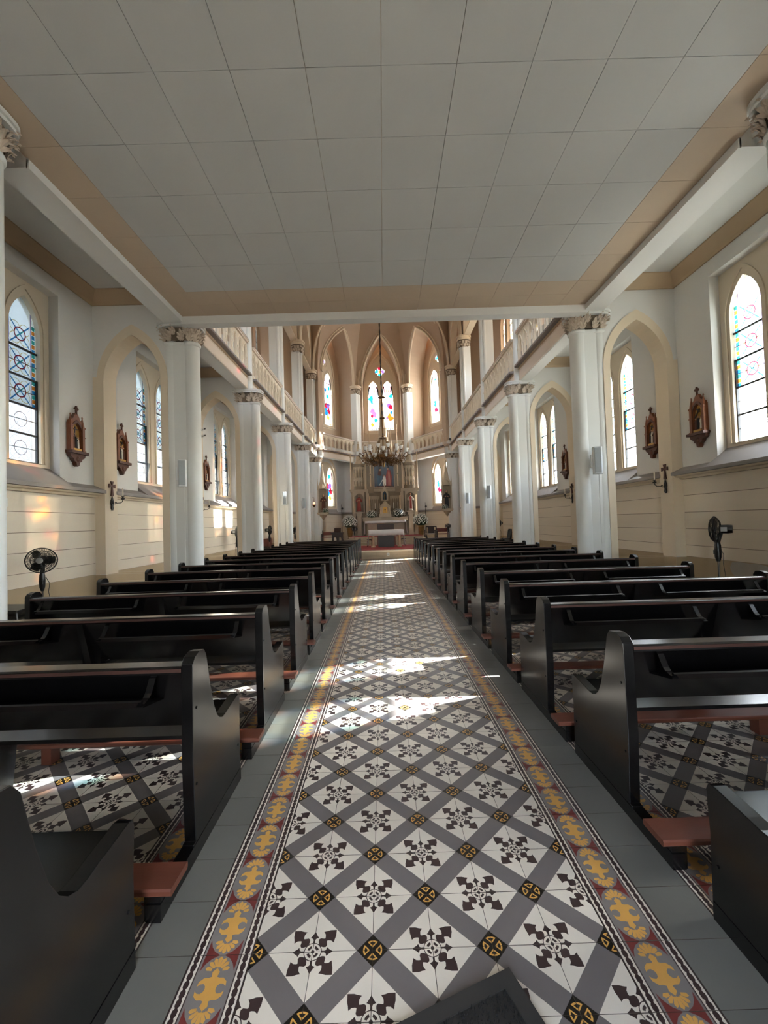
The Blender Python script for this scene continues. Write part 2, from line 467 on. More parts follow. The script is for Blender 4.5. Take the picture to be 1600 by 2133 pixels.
rmC = {0: 0, 1: 6, 2: 2, 3: 4, 4: 7, 5: 5}
rmD = {0: 8, 1: 5}
for (i, j, x0, y0, a, v) in cells:
    if (i, j) in sid: continue
    k = kind_of(i, j); src = {'A': T_A, 'B': T_B, 'C': T_C, 'D': T_D}[k]
    nb = len(far.v); far.v += [(p[0] + x0, p[1] + y0, p[2]) for p in src.v]
    far.f += [tuple(nb + q for q in f) for f in src.f]
    far.m += src.m if k in 'AB' else [(rmC if k == 'C' else rmD)[q] for q in src.m]
tag(far.build('tile_field', FM, floor), 'the farther tiles of the same floor', kind='stuff')
bk = MB(); bk.box(-3.68, -.88, 10.6, 16.2, -.004, 0); bk.box(1.12, 3.72, 10.6, 16.2, -.004, 0); bk.build('rear_paving', 'tile_taupe', floor)

# ------------------------------------------------------------------ side walls, windows, arches, galleries
PIER = [-0.3, 3.52, 7.5, 11.25, 15.0, 18.75, 22.35]
BAYC = [1.85, 5.74, 9.63, 13.65, 17.2]          # window niches of the aisles
ZB = [2.50, 2.93, 3.36, 3.79, 4.22]
HW, ZS, ZA = .275, 4.50, 5.02
GL = ['glass_pale', 'glass_blue', 'glass_red', 'glass_yellow', 'glass_violet', 'glass_amber', 'glass_teal', 'glass_clear', 'lead', 'glass_dim']
def ring(L, c, r, w, k, inner, n=20):
    L.append((circle(c[0], c[1], r, n), k)); L.append((circle(c[0], c[1], r - w, n), inner))
def band(L, p, q, w, k):
    dx, dy = q[0] - p[0], q[1] - p[1]; l = hypot(dx, dy); nx, ny = -dy / l * w / 2, dx / l * w / 2
    L.append(([(p[0] + nx, p[1] + ny), (q[0] + nx, q[1] + ny), (q[0] - nx, q[1] - ny), (p[0] - nx, p[1] - ny)], k))
def pane_layers(zc, top=False):
    L = []
    for sx in (1, -1):
        for sy in (1, -1): ring(L, (sx * .085, zc + sy * .085), .088, .009, 3, 0, 16)
    for sx in (1, -1): L.append(([(sx * .012, zc - .012), (sx * .17, zc + .16), (sx * .17, zc + .185), (sx * -.17, zc - .16), (sx * -.17, zc - .185)], 1))
    ring(L, (0, zc), .105, .020, 2, 0, 24)
    for sx in (1, -1): band(L, (-sx * .062, zc - .062), (sx * .062, zc + .062), .02, 6 if sx > 0 else 1)
    for sx in (1, -1):
        band(L, (sx * .188, zc - .5), (sx * .188, zc + .5), .014, 4)
        for i in range(6):
            v = zc - .215 + .0717 * i
            L.append(([(sx * .206, v + .004), (sx * .262, v + .004), (sx * .262, v + .066), (sx * .206, v + .066)], (1, 5, 6, 1, 5, 6)[i]))
        band(L, (sx * .2, zc - .5), (sx * .2, zc + .5), .005, 8)
    return L
def plain_layers(zc):
    L = []
    for sx in (1, -1):
        for sy in (1, -1): ring(L, (sx * .085, zc + sy * .085), .090, .0035, 8, 7, 16)
    ring(L, (0, zc), .112, .008, 2, 7, 24)
    ring(L, (0, zc), .085, .003, 8, 7, 20)
    for sx in (1, -1):
        band(L, (-sx * .18, zc - .19), (sx * .18, zc + .19), .0035, 8)
        band(L, (sx * .195, zc - .5), (sx * .195, zc + .5), .004, 8)
    return L
def pane_mesh(z0, z1, layers, hw, zs, za, name='pane'):
    if z1 <= zs: P = [(-hw, z0), (hw, z0), (hw, z1), (-hw, z1)]
    else:
        P = lancet(0, hw, min(z0, zs), zs, za, 8)
        if z0 > zs: P = [(u, v) for u, v in P if v >= z0]
    lo = [([(max(-hw * 1.05, min(hw * 1.05, u)), v) for u, v in q], k) for q, k in layers]
    m = MB(); m.inlay(P, lo, lambda u, v, w: (0, u, v), {'clear': 7, 'dim': 9}.get(name, 0))
    return m.mesh('pane', GL)
GA = ['apse_pale', 'apse_blue', 'apse_red', 'apse_yellow', 'apse_violet', 'apse_amber', 'apse_teal', 'apse_clear', 'lead']
P_PLAIN = pane_mesh(0, .43, plain_layers(.215), HW, 9, 10, 'clear')
P_STAIN = pane_mesh(0, .43, pane_layers(.215), HW, 9, 10)
P_TOP = pane_mesh(0, .8, pane_layers(.215) + [], HW, ZS - ZB[4], ZA - ZB[4])
mb = MB(); mb.box(-.012, .012, -HW, HW, -.014, .014); P_BAR = mb.mesh('saddle_bar', 'iron')
mb = MB(); mb.box(-.006, .006, -HW, HW, -.004, .004); P_BAR2 = mb.mesh('saddle_bar', 'iron')
mb = MB()
for a in (-1, 1): mb.box(-.018, .018, a * HW - .018, a * HW + .018, 0, 1.3)
P_JAMB = mb.mesh('jamb_bar', 'iron')
wn = [0]
def aisle_window(s, k, yc):
    wn[0] += 1
    w = thing('window_%d' % wn[0], '%s pair of pointed leaded lancets in the %s aisle, %s niche from the rear' % ('patterned', SIDE[s], ORD[k]), 'window', (wx(s, 5.435), yc, 0), kind='structure')
    fr = MB()
    M = lambda u, v, d: (s * d, u, v)
    holes = [lancet(c, HW, 2.5, ZS, ZA) for c in (-.445, .445)]
    fr.plate([(-.95, 2.2), (.95, 2.2), (.95, 5.35), (-.95, 5.35)], holes, M, 0, .14, 0)
    for c in (-.445, .445):                       # rounded mouldings round each light
        o = lancet(c, HW + .085, 2.5, ZS, ZA + .17, 8); i_ = lancet(c, HW + .055, 2.5, ZS, ZA + .10, 8)
        fr.plate([p for p in o], [i_], M, -.02, .0, 0)
    fr.build('window_frame', 'frame_cream', w)
    for li, c in enumerate((-.445, .445)):
        for q in range(5):
            z = ZB[q]
            me = P_PLAIN if q < 2 else P_STAIN if q < 4 else P_TOP
            tilt = (k in (2, 3) and s < 0 and q == 0)
            p = link('pane', me, w, (s * .075, c, z + (.02 if tilt else 0)))
            if tilt: p.rotation_euler = (0, radians(-s * 14) if s > 0 else radians(14), 0)
            if q: link('saddle_bar', P_BAR, w, (s * .06, c, z))
            if q < 4: link('saddle_bar', P_BAR2, w, (s * .066, c, z + .215))
        link('jamb_bar', P_JAMB, w, (s * .06, c, 2.5))
    return w

def profile_y(m, prof, s, y0, y1, mi=0):        # prof in (d, z), swept along the nave
    m.prism([(d, z) for d, z in prof], lambda u, v, w: (wx(s, u), w, v), y0, y1, mi)

UP_Z0, UP_ZS, UP_ZA, UP_HW = 7.05, 9.7, 10.3, .33
def upper_pane(seed, z0, z1, tint):
    rnd = random.Random(seed); L = []
    for i in range(26):
        u, v = rnd.uniform(-.3, .3), rnd.uniform(z0, z1); r = rnd.uniform(.03, .10)
        L.append(([(u + r * rnd.uniform(.5, 1.2) * cos(a), v + r * rnd.uniform(.5, 1.2) * sin(a)) for a in (0, 1, 2, 3, 4.1, 5.2)], rnd.choice(tint)))
    return L
walls = {}
for s in (-1, 1):
    W = MB()
    M = lambda u, v, w, s=s: (wx(s, 5.275 + w), u, v)
    holes = [[(c - .89, 2.1), (c + .89, 2.1), (c + .89, 5.25), (c - .89, 5.25)] for c in BAYC]
    W.plate([(-1.9, -.2), (21.35, -.2), (21.35, 5.72), (-1.9, 5.72)], holes, M, 0, .16, 0)
    uh = []
    for c in BAYC:
        for q in (-.47, .47): uh.append(lancet(c + q, UP_HW, UP_Z0, UP_ZS, UP_ZA))
        uh.append(circle(c, 10.85, .3, 16))
    W.plate([(-1.9, 5.72), (21.35, 5.72), (21.35, 12.6), (-1.9, 12.6)], uh, M, 0, .25, 1)
    wl = tag(W.build('wall_' + SIDE[s], ['plaster_white', 'vault_plaster'], smooth=False), '%s aisle wall with white plaster above cream boarding' % SIDE[s], 'wall', kind='structure')
    walls[s] = wl
    # boarding, dado, ledge, per bay
    for k in range(6):
        y0 = PIER[k] + .22 if k else .22
        y1 = PIER[k + 1] - .08 if k < 5 else 21.3
        zz = [.66, .86, 1.15, 1.44, 1.74, 2.03]
        for q in range(5):
            m = MB(); m.box(wx(s, 5.255), wx(s, 5.28), y0, y1, zz[q] + .004, zz[q + 1] - .004)
            m.build('plank', 'plank_cream', wl)
        m = MB(); m.box(wx(s, 5.262), wx(s, 5.28), y0, y1, 0, .66); m.build('dado', 'dado_tan', wl)
        m = MB(); m.box(wx(s, 5.267), wx(s, 5.28), y0, y1, .66, 2.04); m.build('backing', 'seam_shadow', wl)
        m = MB()
        pw = [(5.28, 2.25), (5.06, 2.155), (5.06, 2.10), (5.28, 2.08)]; pr = [(5.44, 2.45), (5.06, 2.155), (5.06, 2.10), (5.44, 2.08)]
        if k < 5:
            c = BAYC[k]
            profile_y(m, pw, s, y0, c - .89); profile_y(m, pr, s, c - .89, c + .89); profile_y(m, pw, s, c + .89, y1)
        else: profile_y(m, pw, s, y0, y1)
        m.build('sill_ledge', 'sill_grey', wl)
        m = MB(); profile_y(m, [(5.28, 2.095), (5.10, 2.095), (5.12, 2.07), (5.19, 2.06), (5.21, 2.03), (5.28, 2.03)], s, y0, y1)
        m.build('ledge_moulding', 'plaster_cream', wl)
        m = MB()
        profile_y(m, [(5.28, 5.50), (5.25, 5.50), (5.23, 5.54), (5.10, 5.70), (5.10, 5.73), (5.28, 5.73)], s, y0, y1)
        profile_y(m, [(3.72, 5.50), (3.75, 5.50), (3.95, 5.70), (3.95, 5.73), (3.72, 5.73)], s, y0, y1)
        for ye, sg in ((y0, 1), (y1, -1)):
            m.prism([(0, 5.5), (.03, 5.5), (.05, 5.54), (.18, 5.70), (.18, 5.73), (0, 5.73)], lambda u, v, w, ye=ye, sg=sg: (wx(s, w), ye + sg * u, v), 3.75, 5.28)
        m.build('cornice', 'cornice_tan', wl)
    # windows
    for k, c in enumerate(BAYC): aisle_window(s, k, c)
    # upper gallery glazing
    for k, c in enumerate(BAYC):
        wn[0] += 1
        w = thing('window_%d' % wn[0], 'tall stained gallery lights above the %s aisle, %s bay from the rear' % (SIDE[s], ORD[k]), 'window', (wx(s, 5.40), c, 0), kind='structure')
        for q in (-.47, .47):
            zz = [UP_Z0, 7.85, 8.65, 9.45, 10.3]
            for t in range(4):
                clear = (t == 1 and k == 4)
                me = pane_mesh(0, zz[t + 1] - zz[t], upper_pane(k * 7 + t, 0, .8, (9, 9, 9, 9, 2, 5) if not clear else (7, 7, 0)), UP_HW, UP_ZS - zz[t], UP_ZA - zz[t], 'clear' if clear else 'dim')
                link('pane', me, w, (0, q, zz[t]))
                m = MB(); m.box(-.012, .012, q - UP_HW, q + UP_HW, zz[t] - .015, zz[t] + .015); m.build('saddle_bar', 'iron', w)
        m = MB(); m.inlay(circle(0, 10.85, .3, 16), [(circle(0, 10.85, .12, 10), 2)], lambda u, v, w_: (0, u, v), 9); m.build('pane', GL, w)

# gallery slab = aisle ceiling
def quad_slab(name, pts, z0, z1, mats, par=None, top=1):
    m = MB(); m.prism(pts, lambda u, v, w: (u, v, w), z0, z1); return m.build(name, mats, par)
ceiling = thing('ceiling', 'flat underside of the organ loft in pale grey boards with a tan margin', 'ceiling', kind='structure')
m = MB(); m.box(-3.45, 3.70, -1.9, 7.3, 5.17, 5.5); m.build('loft_slab', 'panel_tan', ceiling)
for s in (-1, 1):
    m = MB(); m.box(wx(s, 3.72), wx(s, 5.3), -1.9, 21.9, 5.72, 5.9); tag(m.build('trim_%d' % (1 if s < 0 else 2), 'aisle_ceiling'), 'flat grey plaster ceiling of the %s aisle' % SIDE[s], 'ceiling', kind='structure')
PX0, PD = -3.0, .6195; xs = [-3.42] + [-3.0 + PD * i for i in range(11)] + [3.66]
ys = [-1.6, -.52, .1, .74, 1.38, 2.02, 2.65, 3.29, 3.92, 4.55, 5.19, 5.82, 6.45, 6.84, 7.2]
for i in range(len(xs) - 1):
    for j in range(len(ys) - 1):
        tan = i in (0, len(xs) - 2) or j >= len(ys) - 3
        m = MB(); x0, x1, y0, y1 = xs[i] + .0025, xs[i + 1] - .0025, ys[j] + .0025, ys[j + 1] - .0025
        dz = random.uniform(-.001, .001)
        m.box(x0, x1, y0, y1, 5.150 + dz, 5.172); m.build('ceiling_panel', 'panel_tan' if tan else 'panel_grey', ceiling)
m = MB(); m.box(-3.45, 3.70, 7.2, 7.36, 5.02, 5.9)
m.box(-3.45, 3.70, 7.19, 7.37, 5.012, 5.045)
tag(m.build('trim_3', 'beam_white'), 'white front beam of the organ loft spanning the nave', 'beam', kind='structure')
for s in (-1, 1):
    m = MB()
    for y0, y1 in ((.3, 3.45), (4.05, 7.25)):
        m.box(wx(s, 3.56), wx(s, 3.9), y0, y1, 5.07, 5.72); m.box(wx(s, 3.545), wx(s, 3.575), y0, y1, 5.06, 5.155)
    m.box(wx(s, 3.56), wx(s, 3.9), -1.8, -.25, 5.07, 5.72)
    tag(m.build('trim_%d' % (4 if s < 0 else 5), 'beam_white'), 'white side beam under the loft on the %s' % SIDE[s], 'beam', kind='structure')

# transverse arches of the aisles
n_tr = 6
for s in (-1, 1):
    for k in range(6):
        yp = PIER[k]; m = MB()
        M = lambda u, v, w, s=s, yp=yp: (wx(s, u), yp - .08 + w, v)
        hole = lancet(4.5625, .5125, -.1, 4.12, 4.95, 10)
        m.plate([(3.92, 0), (5.275, 0), (5.275, 5.72), (3.92, 5.72)], [hole], M, 0, .30, 0, 1)
        o = lancet(4.5625, .635, .66, 4.12, 5.14, 10)
        for w0, w1 in ((-.022, 0), (.30, .322)): m.plate(o, [lancet(4.5625, .5125, .5, 4.12, 4.95, 10)], M, w0, w1, 1)
        m.box(wx(s, 5.07), wx(s, 5.27), yp - .10, yp + .24, 0, .65, 2)
        m.box(wx(s, 5.18), wx(s, 5.27), yp - .10, yp - .075, .65, 4.2, 1)
        tag(m.build('trim_%d' % n_tr, ['plaster_white', 'plaster_cream', 'dado_tan']), 'pointed cream arch across the %s aisle, %s from the rear' % (SIDE[s], ORD[k]), 'arch', kind='structure'); n_tr += 1

# ------------------------------------------------------------------ clustered columns
def stadium(rx, ry, n=28, e=2.6):
    P = []
    for i in range(n):
        a = 2 * pi * i / n; ca, sa = cos(a), sin(a)
        P.append((rx * abs(ca) ** (2 / e) * (1 if ca >= 0 else -1), ry * abs(sa) ** (2 / e) * (1 if sa >= 0 else -1)))
    return P
def leaf_mesh(h, w, curl, mtl='capital_stone'):
    m = MB()
    for ang, hs, cs, ww0 in ((0, 1.0, 1.0, .52), (.42, .74, .8, .42), (-.42, .74, .8, .42), (.95, .42, .7, .34), (-.95, .42, .7, .34)):
        rows = []
        for z, o, ww in ((0, .05, .8), (.3, .12, 1.0), (.6, .22, .95), (.82, .45, .75), (.97, .75, .5), (1.0, 1.0, .3), (.88, 1.12, .05)):
            R = []
            for u in (-1, -.45, 0, .45, 1):
                x = u * w * ww0 * ww * .5; zz = z * h * hs
                R.append((x * cos(ang) + zz * sin(ang), -o * curl * cs - .012 * (1 - abs(u)) - .004, zz * cos(ang) - x * sin(ang)))
            rows.append(R)
        m.grid(rows); m.grid([[(x, y + .012, z) for x, y, z in r[::-1]] for r in rows])
    return m.mesh('leaf', mtl, True)
LEAF = leaf_mesh(.165, .14, .075); LEAF2 = leaf_mesh(.14, .13, .09)
SH_PROF = [(.142, .30), (.138, 4.70), (.138, 4.74), (.156, 4.755), (.161, 4.775), (.156, 4.795), (.144, 4.81), (.142, 4.83)]
def make_column(s, upper=True):
    r = thing('column', 'white clustered column', 'column')
    sg = s
    m = MB()
    for z0, z1, rx, ry in ((0, .22, .40, .30), (.22, .26, .385, .285), (.26, .32, .35, .25)): m.prism(stadium(rx, ry), ID, z0, z1)
    m.build('plinth', 'column_paint', r)
    m = MB(); m.box(-.15, .15, -.118, .118, .3, 4.81)
    m.box(-.15, .15, -.135, .135, 4.755, 4.80); m.build('pier_core', 'column_paint', r)
    for dx in (-.178, .178):
        m = MB(); m.lathe(SH_PROF, 20, (dx, 0)); m.build('shaft', 'column_paint', r, True)
    m = MB(); rows = []
    for z, a in ((4.81, 1.0), (4.90, 1.0), (4.98, 1.04), (5.04, 1.10)): rows.append([(x * a, y * a, z) for x, y in stadium(.315, .17, 28, 2.6)])
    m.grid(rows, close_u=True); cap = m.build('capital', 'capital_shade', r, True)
    m = MB(); m.prism(stadium(.40, .25, 28, 3), ID, 5.045, 5.075); m.prism(stadium(.385, .235, 28, 3), ID, 5.075, 5.095); m.prism(stadium(.41, .26, 28, 3), ID, 5.095, 5.135)
    m.build('abacus', 'column_paint', r)
    for tier, (z, sc, me, n) in enumerate(((4.82, 1.0, LEAF, 13), (4.925, 1.04, LEAF2, 13))):
        for i in range(n):
            a = 2 * pi * (i + .5 * tier) / n
            x, y = .315 * sc * abs(cos(a)) ** .72 * (1 if cos(a) > 0 else -1), .17 * sc * abs(sin(a)) ** .72 * (1 if sin(a) > 0 else -1)
            an = atan2(y / .17 ** 2, x / .315 ** 2)
            link('leaf', me, cap, (x, y, z), (0, 0, an + pi / 2))
    if upper:
        m = MB()
        f = lambda x: sg * x
        m.box(f(.02), f(.34), -.20, .20, 5.135, 9.3); m.box(f(-.02), f(.10), -.15, .15, 5.135, 9.3); m.build('upper_pier', 'column_paint', r)
        for (dx, dy, rr) in ((-.045, 0, .085), (.03, -.15, .065), (.03, .15, .065)):
            m = MB(); m.lathe([(rr, 5.135), (rr, 9.22), (rr * 1.25, 9.24), (rr * 1.25, 9.28), (rr, 9.3)], 14, (f(dx), dy)); m.build('upper_shaft', 'column_paint', r, True)
        m = MB(); c = f(.08); rows = []
        for z, a in ((9.28, 1.0), (9.42, 1.0), (9.55, 1.12), (9.6, 1.2)): rows.append([(c + x * a, y * a, z) for x, y in stadium(.235, .235, 20, 2.6)])
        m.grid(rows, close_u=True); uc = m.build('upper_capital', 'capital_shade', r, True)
        L = MB()
        for i in range(12):
            a = 2 * pi * i / 12
            for z0, k in ((9.3, 1.0), (9.43, 1.06)):
                aa = a + (.26 if z0 > 9.4 else 0); rw = []
                for zz, o in ((0, .0), (.07, .015), (.11, .045), (.10, .075)):
                    rw.append([(c + (.24 * k + o) * cos(aa + t), (.24 * k + o) * sin(aa + t), z0 + zz) for t in (-.2, -.1, 0, .1, .2)])
                L.grid(rw)
        tag(L.build('leaf_band', 'capital_stone', uc, True), 'carved leaf band', kind='stuff')
        m = MB()
        for z0, z1, a in ((9.6, 9.66, .31), (9.66, 9.72, .29), (9.72, 9.80, .33)): m.prism([(c + x, y) for x, y in stadium(a, a, 24, 2.6)], ID, z0, z1)
        m.build('upper_abacus', 'plaster_cream', r)
        for dy in (-.13, 0, .13):
            m = MB(); pts = []
            for t in range(13):
                q = t / 12; z = 9.8 + 5.2 * q
                x = -.05 + (-(q ** 2.3) * 3.4); pts.append((f(x), dy * (1 + 0 * q) + dy * 8 * q * q, z))
            m.tube(pts, .055 if dy else .07, 8); m.build('vault_rib', 'plaster_cream', r, True)
    return r
col_place = ['against the rear wall', 'under the loft in the near bay', 'carrying the loft front, with a grey loudspeaker', 'next beyond the loft', 'third before the loft, in mid nave', 'before the sanctuary step', 'at the sanctuary corner by a saint shrine']
for s in (-1, 1):
    proto = make_column(s)
    lab = 'white clustered column with leafy capital on the %s, ' % SIDE[s]
    for k, yp in enumerate(PIER):
        o = proto if k == 0 else dup(proto)
        o.location = (wx(s, 3.725), yp + .05, 0); o['label'] = lab + ['against the rear wall', 'nearest, cut by the frame edge', 'under the loft front', 'first beyond the loft front', 'second beyond the loft front', 'third beyond the loft front', 'beside the saint shrine'][k]; o['group'] = 'clustered nave columns'

# ------------------------------------------------------------------ gallery beams and balustrades
def make_gallery_section(Ln, label):
    """local: u along the front, front face towards -y, z up. returns (beam, balustrade)"""
    bm = thing('balustrade', label, 'balustrade', group='gallery balustrades')
    m = MB(); n = max(3, int(round(Ln / .36))); p = Ln / n
    holes = [lancet(p * (i + .5), p * .34, 5.64, 6.0, 6.24, 5) for i in range(n)]
    m.plate([(0, 5.56), (Ln, 5.56), (Ln, 6.38), (0, 6.38)], holes, lambda u, v, w: (u, w, v), 0, .07); m.build('arcade_panel', 'baluster_cream', bm)
    for i in range(n + 1):
        x = min(max(p * i, .03), Ln - .03); m = MB()
        m.lathe([(.03, 5.56), (.03, 5.61), (.018, 5.63), (.018, 5.93), (.03, 5.95), (.03, 5.99), (.014, 6.02), (.012, 6.1)], 8, (x, -.012)); m.build('baluster', 'baluster_cream', bm, True)
    m = MB()
    for i in range(n):
        q = lancet(p * (i + .5), p * .42, 5.99, 6.0, 6.30, 6)[2:]
        m.tube([(u, -.008, v) for u, v in q], .020, 6)
    m.build('arch_moulding', 'baluster_cream', bm, True)
    m = MB(); m.box(0, Ln, -.05, .12, 6.385, 6.42); m.box(0, Ln, -.075, .14, 6.42, 6.455); m.build('hand_rail', ['fascia_cream'], bm)
    m = MB(); m.box(0, Ln, -.078, .14, 6.452, 6.465); m.build('rail_cap', ['ledge_mauve'], bm)
    m = MB(); m.prism([(-.11, 5.49), (-.13, 5.50), (-.13, 5.545), (.1, 5.57), (.1, 5.49)], lambda u, v, w: (w, u, v), 0, Ln); m.build('base_ledge', 'ledge_mauve', bm)
    return bm
def make_beam(Ln, name, label):
    o = thing(name, label, 'beam', kind='structure')
    m = MB(); m.box(0, Ln, .02, .30, 5.13, 5.72); m.build('soffit_beam', 'beam_white', o)
    m = MB(); m.box(0, Ln, 0, .03, 5.19, 5.405); m.build('fascia', 'fascia_cream', o)
    m = MB()
    for z, r in ((5.155, .022), (5.185, .012), (5.415, .016)): m.tube([(0, .005, z), (Ln, .005, z)], r, 8)
    m.build('moulding', 'fascia_cream', o)
    m = MB(); m.box(0, Ln, -.02, .05, 5.425, 5.495); m.build('ledge_shadow_strip', 'cornice_tan', o)  # tan brown strip colours in the shadow gap below the ledge
    return o
n_tr = 20; BD = 3.665
for s in (-1, 1):
    for k in range(2, 6):
        y0, y1 = PIER[k] + .26, PIER[k + 1] - .16
        nm = ORD[k - 2]
        for kind, o in (('b', make_beam(y1 - y0, 'trim_%d' % n_tr, 'cream gallery beam on the %s, %s bay beyond the loft' % (SIDE[s], nm))), ('r', make_gallery_section(y1 - y0, 'cream pointed-arcade gallery balustrade on the %s, %s bay beyond the loft' % (SIDE[s], nm)))):
            if s < 0: o.location = (wx(s, BD), y0, 0); o.rotation_euler = (0, 0, pi / 2)   # u -> +Y, front (-y) -> +X
            else: o.location = (wx(s, BD), y1, 0); o.rotation_euler = (0, 0, -pi / 2)
        n_tr += 1
# upper nave walls with arches, vault, rear wall
n_tr = 34
for s in (-1, 1):
    m = MB(); M = lambda u, v, w, s=s: (wx(s, 3.76 + w), u, v)
    holes = [lancet((PIER[k] + PIER[k + 1]) / 2 + .05, (PIER[k + 1] - PIER[k]) / 2 - .3, 9.78, 10.0, 11.9, 8) for k in range(6)]
    m.plate([(-1.9, 9.75), (22.5, 9.75), (22.5, 13.2), (-1.9, 13.2)], holes, M, 0, .3)
    m.box(wx(s, 3.76), wx(s, 5.6), -1.9, 22.4, 12.6, 12.9)
    tag(m.build('trim_%d' % n_tr, 'plaster_cream'), 'upper nave arcade wall on the %s above the gallery' % SIDE[s], 'wall', kind='structure'); n_tr += 1
m = MB(); rows = []
for yy in (-1.9, 22.4):
    R = []
    for t in range(21):
        q = t / 20 * 2 - 1; R.append((XC + 3.9 * q, yy, 13.0 + 3.2 * (1 - abs(q) ** 1.8)))
    rows.append(R)
m.grid(rows); tag(m.build('vault', 'vault_plaster', smooth=True), 'tan pointed vault over the nave', 'ceiling', kind='structure')
m = MB(); M = lambda u, v, w: (u, -1.9 + w, v)
m.plate([(-5.9, -.2), (6.2, -.2), (6.2, 16.5), (-5.9, 16.5)], [[(-.35, -.1), (.6, -.1), (.6, 3.0), (-.35, 3.0)]] + [lancet(XC + q, .45, 7.2, 10, 11, 6) for q in (-1.3, 0, 1.3)], M, -.3, 0)  # unseen lancets added above the loft to bring daylight into the upper nave
tag(m.build('wall_rear', 'plaster_white'), 'rear wall behind the camera with the open street door', 'wall', kind='structure')

# ------------------------------------------------------------------ apse: three sides of a hexagon with gallery and stained glass
V = [(XC - 3.45, 22.35), (XC - 1.54, 25.35), (XC + 1.54, 25.35), (XC + 3.45, 22.35)]
GD = 1.05                                             # depth of the gallery
def side_frame(k):
    (x0, y0), (x1, y1) = V[k], V[k + 1]; L = hypot(x1 - x0, y1 - y0)
    tx, ty = (x1 - x0) / L, (y1 - y0) / L; nx, ny = -ty, tx      # outward normal
    if k == 1: nx, ny = 0, 1
    return (x0, y0, tx, ty, nx, ny, L)
pn = ['left', 'middle', 'right']
def blobs(lst):
    rnd = random.Random(5); L = []
    for u, v, r, k in lst:
        r *= 1.35
        L.append(([(u + r * rnd.uniform(.55, 1.25) * cos(a), v + 1.25 * r * rnd.uniform(.55, 1.25) * sin(a)) for a in [i * .785 for i in range(8)]], k))
    return L
def figure_layers(seed, figs, z1):
    rnd = random.Random(seed); L = []
    # tracery canopy at the top
    for u in (-.2, -.07, .07, .2): L.append(([(u - .03, z1 - .75), (u + .03, z1 - .75), (u + .015, z1 - .35), (u - .015, z1 - .35)], 2 if abs(u) > .1 else 5))
    for sx in (1, -1): L.append(([(sx * .30, z1 - .95), (sx * .36, z1 - .95), (sx * .36, z1 - .2), (sx * .2, z1 - .35)], 8))
    for i in range(64):
        u, v = rnd.uniform(-.3, .3), rnd.uniform(.05, z1 - .9); a = rnd.uniform(0, 3.1); l = rnd.uniform(.05, .16)
        band(L, (u - l * cos(a), v - l * sin(a)), (u + l * cos(a), v + l * sin(a)), rnd.choice((.008, .014, .03)), rnd.choice((8, 0, 0, 4, 5, 8, 3, 6)))
    L += blobs(figs)
    for i in range(5):                                 # patterned foot
        u = -.28 + .14 * i; L.append(([(u - .05, .06), (u + .05, .06), (u, .22)], 8 if i % 2 else 3))
    return L
FIG = {(0, 0): [(.05, .9, .16, 1), (-.1, 1.3, .14, 2), (.1, 1.9, .12, 6)],
       (0, 1): [(-.14, .75, .13, 1), (-.12, .95, .13, 1), (-.13, 1.15, .11, 2), (.08, 1.2, .14, 4), (.13, .9, .12, 2), (.0, 1.75, .10, 6), (-.18, 2.15, .09, 1), (.12, 2.3, .08, 6), (.05, .5, .1, 3)],
       (1, 0): [(-.17, 2.05, .12, 6), (-.1, 1.85, .08, 1), (-.05, 1.2, .13, 4), (.08, 1.05, .12, 4), (-.1, .95, .08, 2), (.12, .65, .10, 6), (-.1, .4, .09, 5)],
       (1, 1): [(.2, 2.2, .09, 6), (.08, 1.6, .12, 4), (.2, 1.45, .11, 2), (.22, 1.15, .07, 1), (.12, .85, .14, 5), (.23, .75, .1, 5), (-.08, .8, .06, 4)],
       (2, 0): [(.0, 2.6, .06, 6), (-.06, 1.25, .09, 6), (-.05, 1.05, .09, 1), (.0, .8, .11, 2), (.14, .72, .08, 2)],
       (2, 1): [(.0, 1.2, .12, 1), (.05, .8, .12, 2)]}
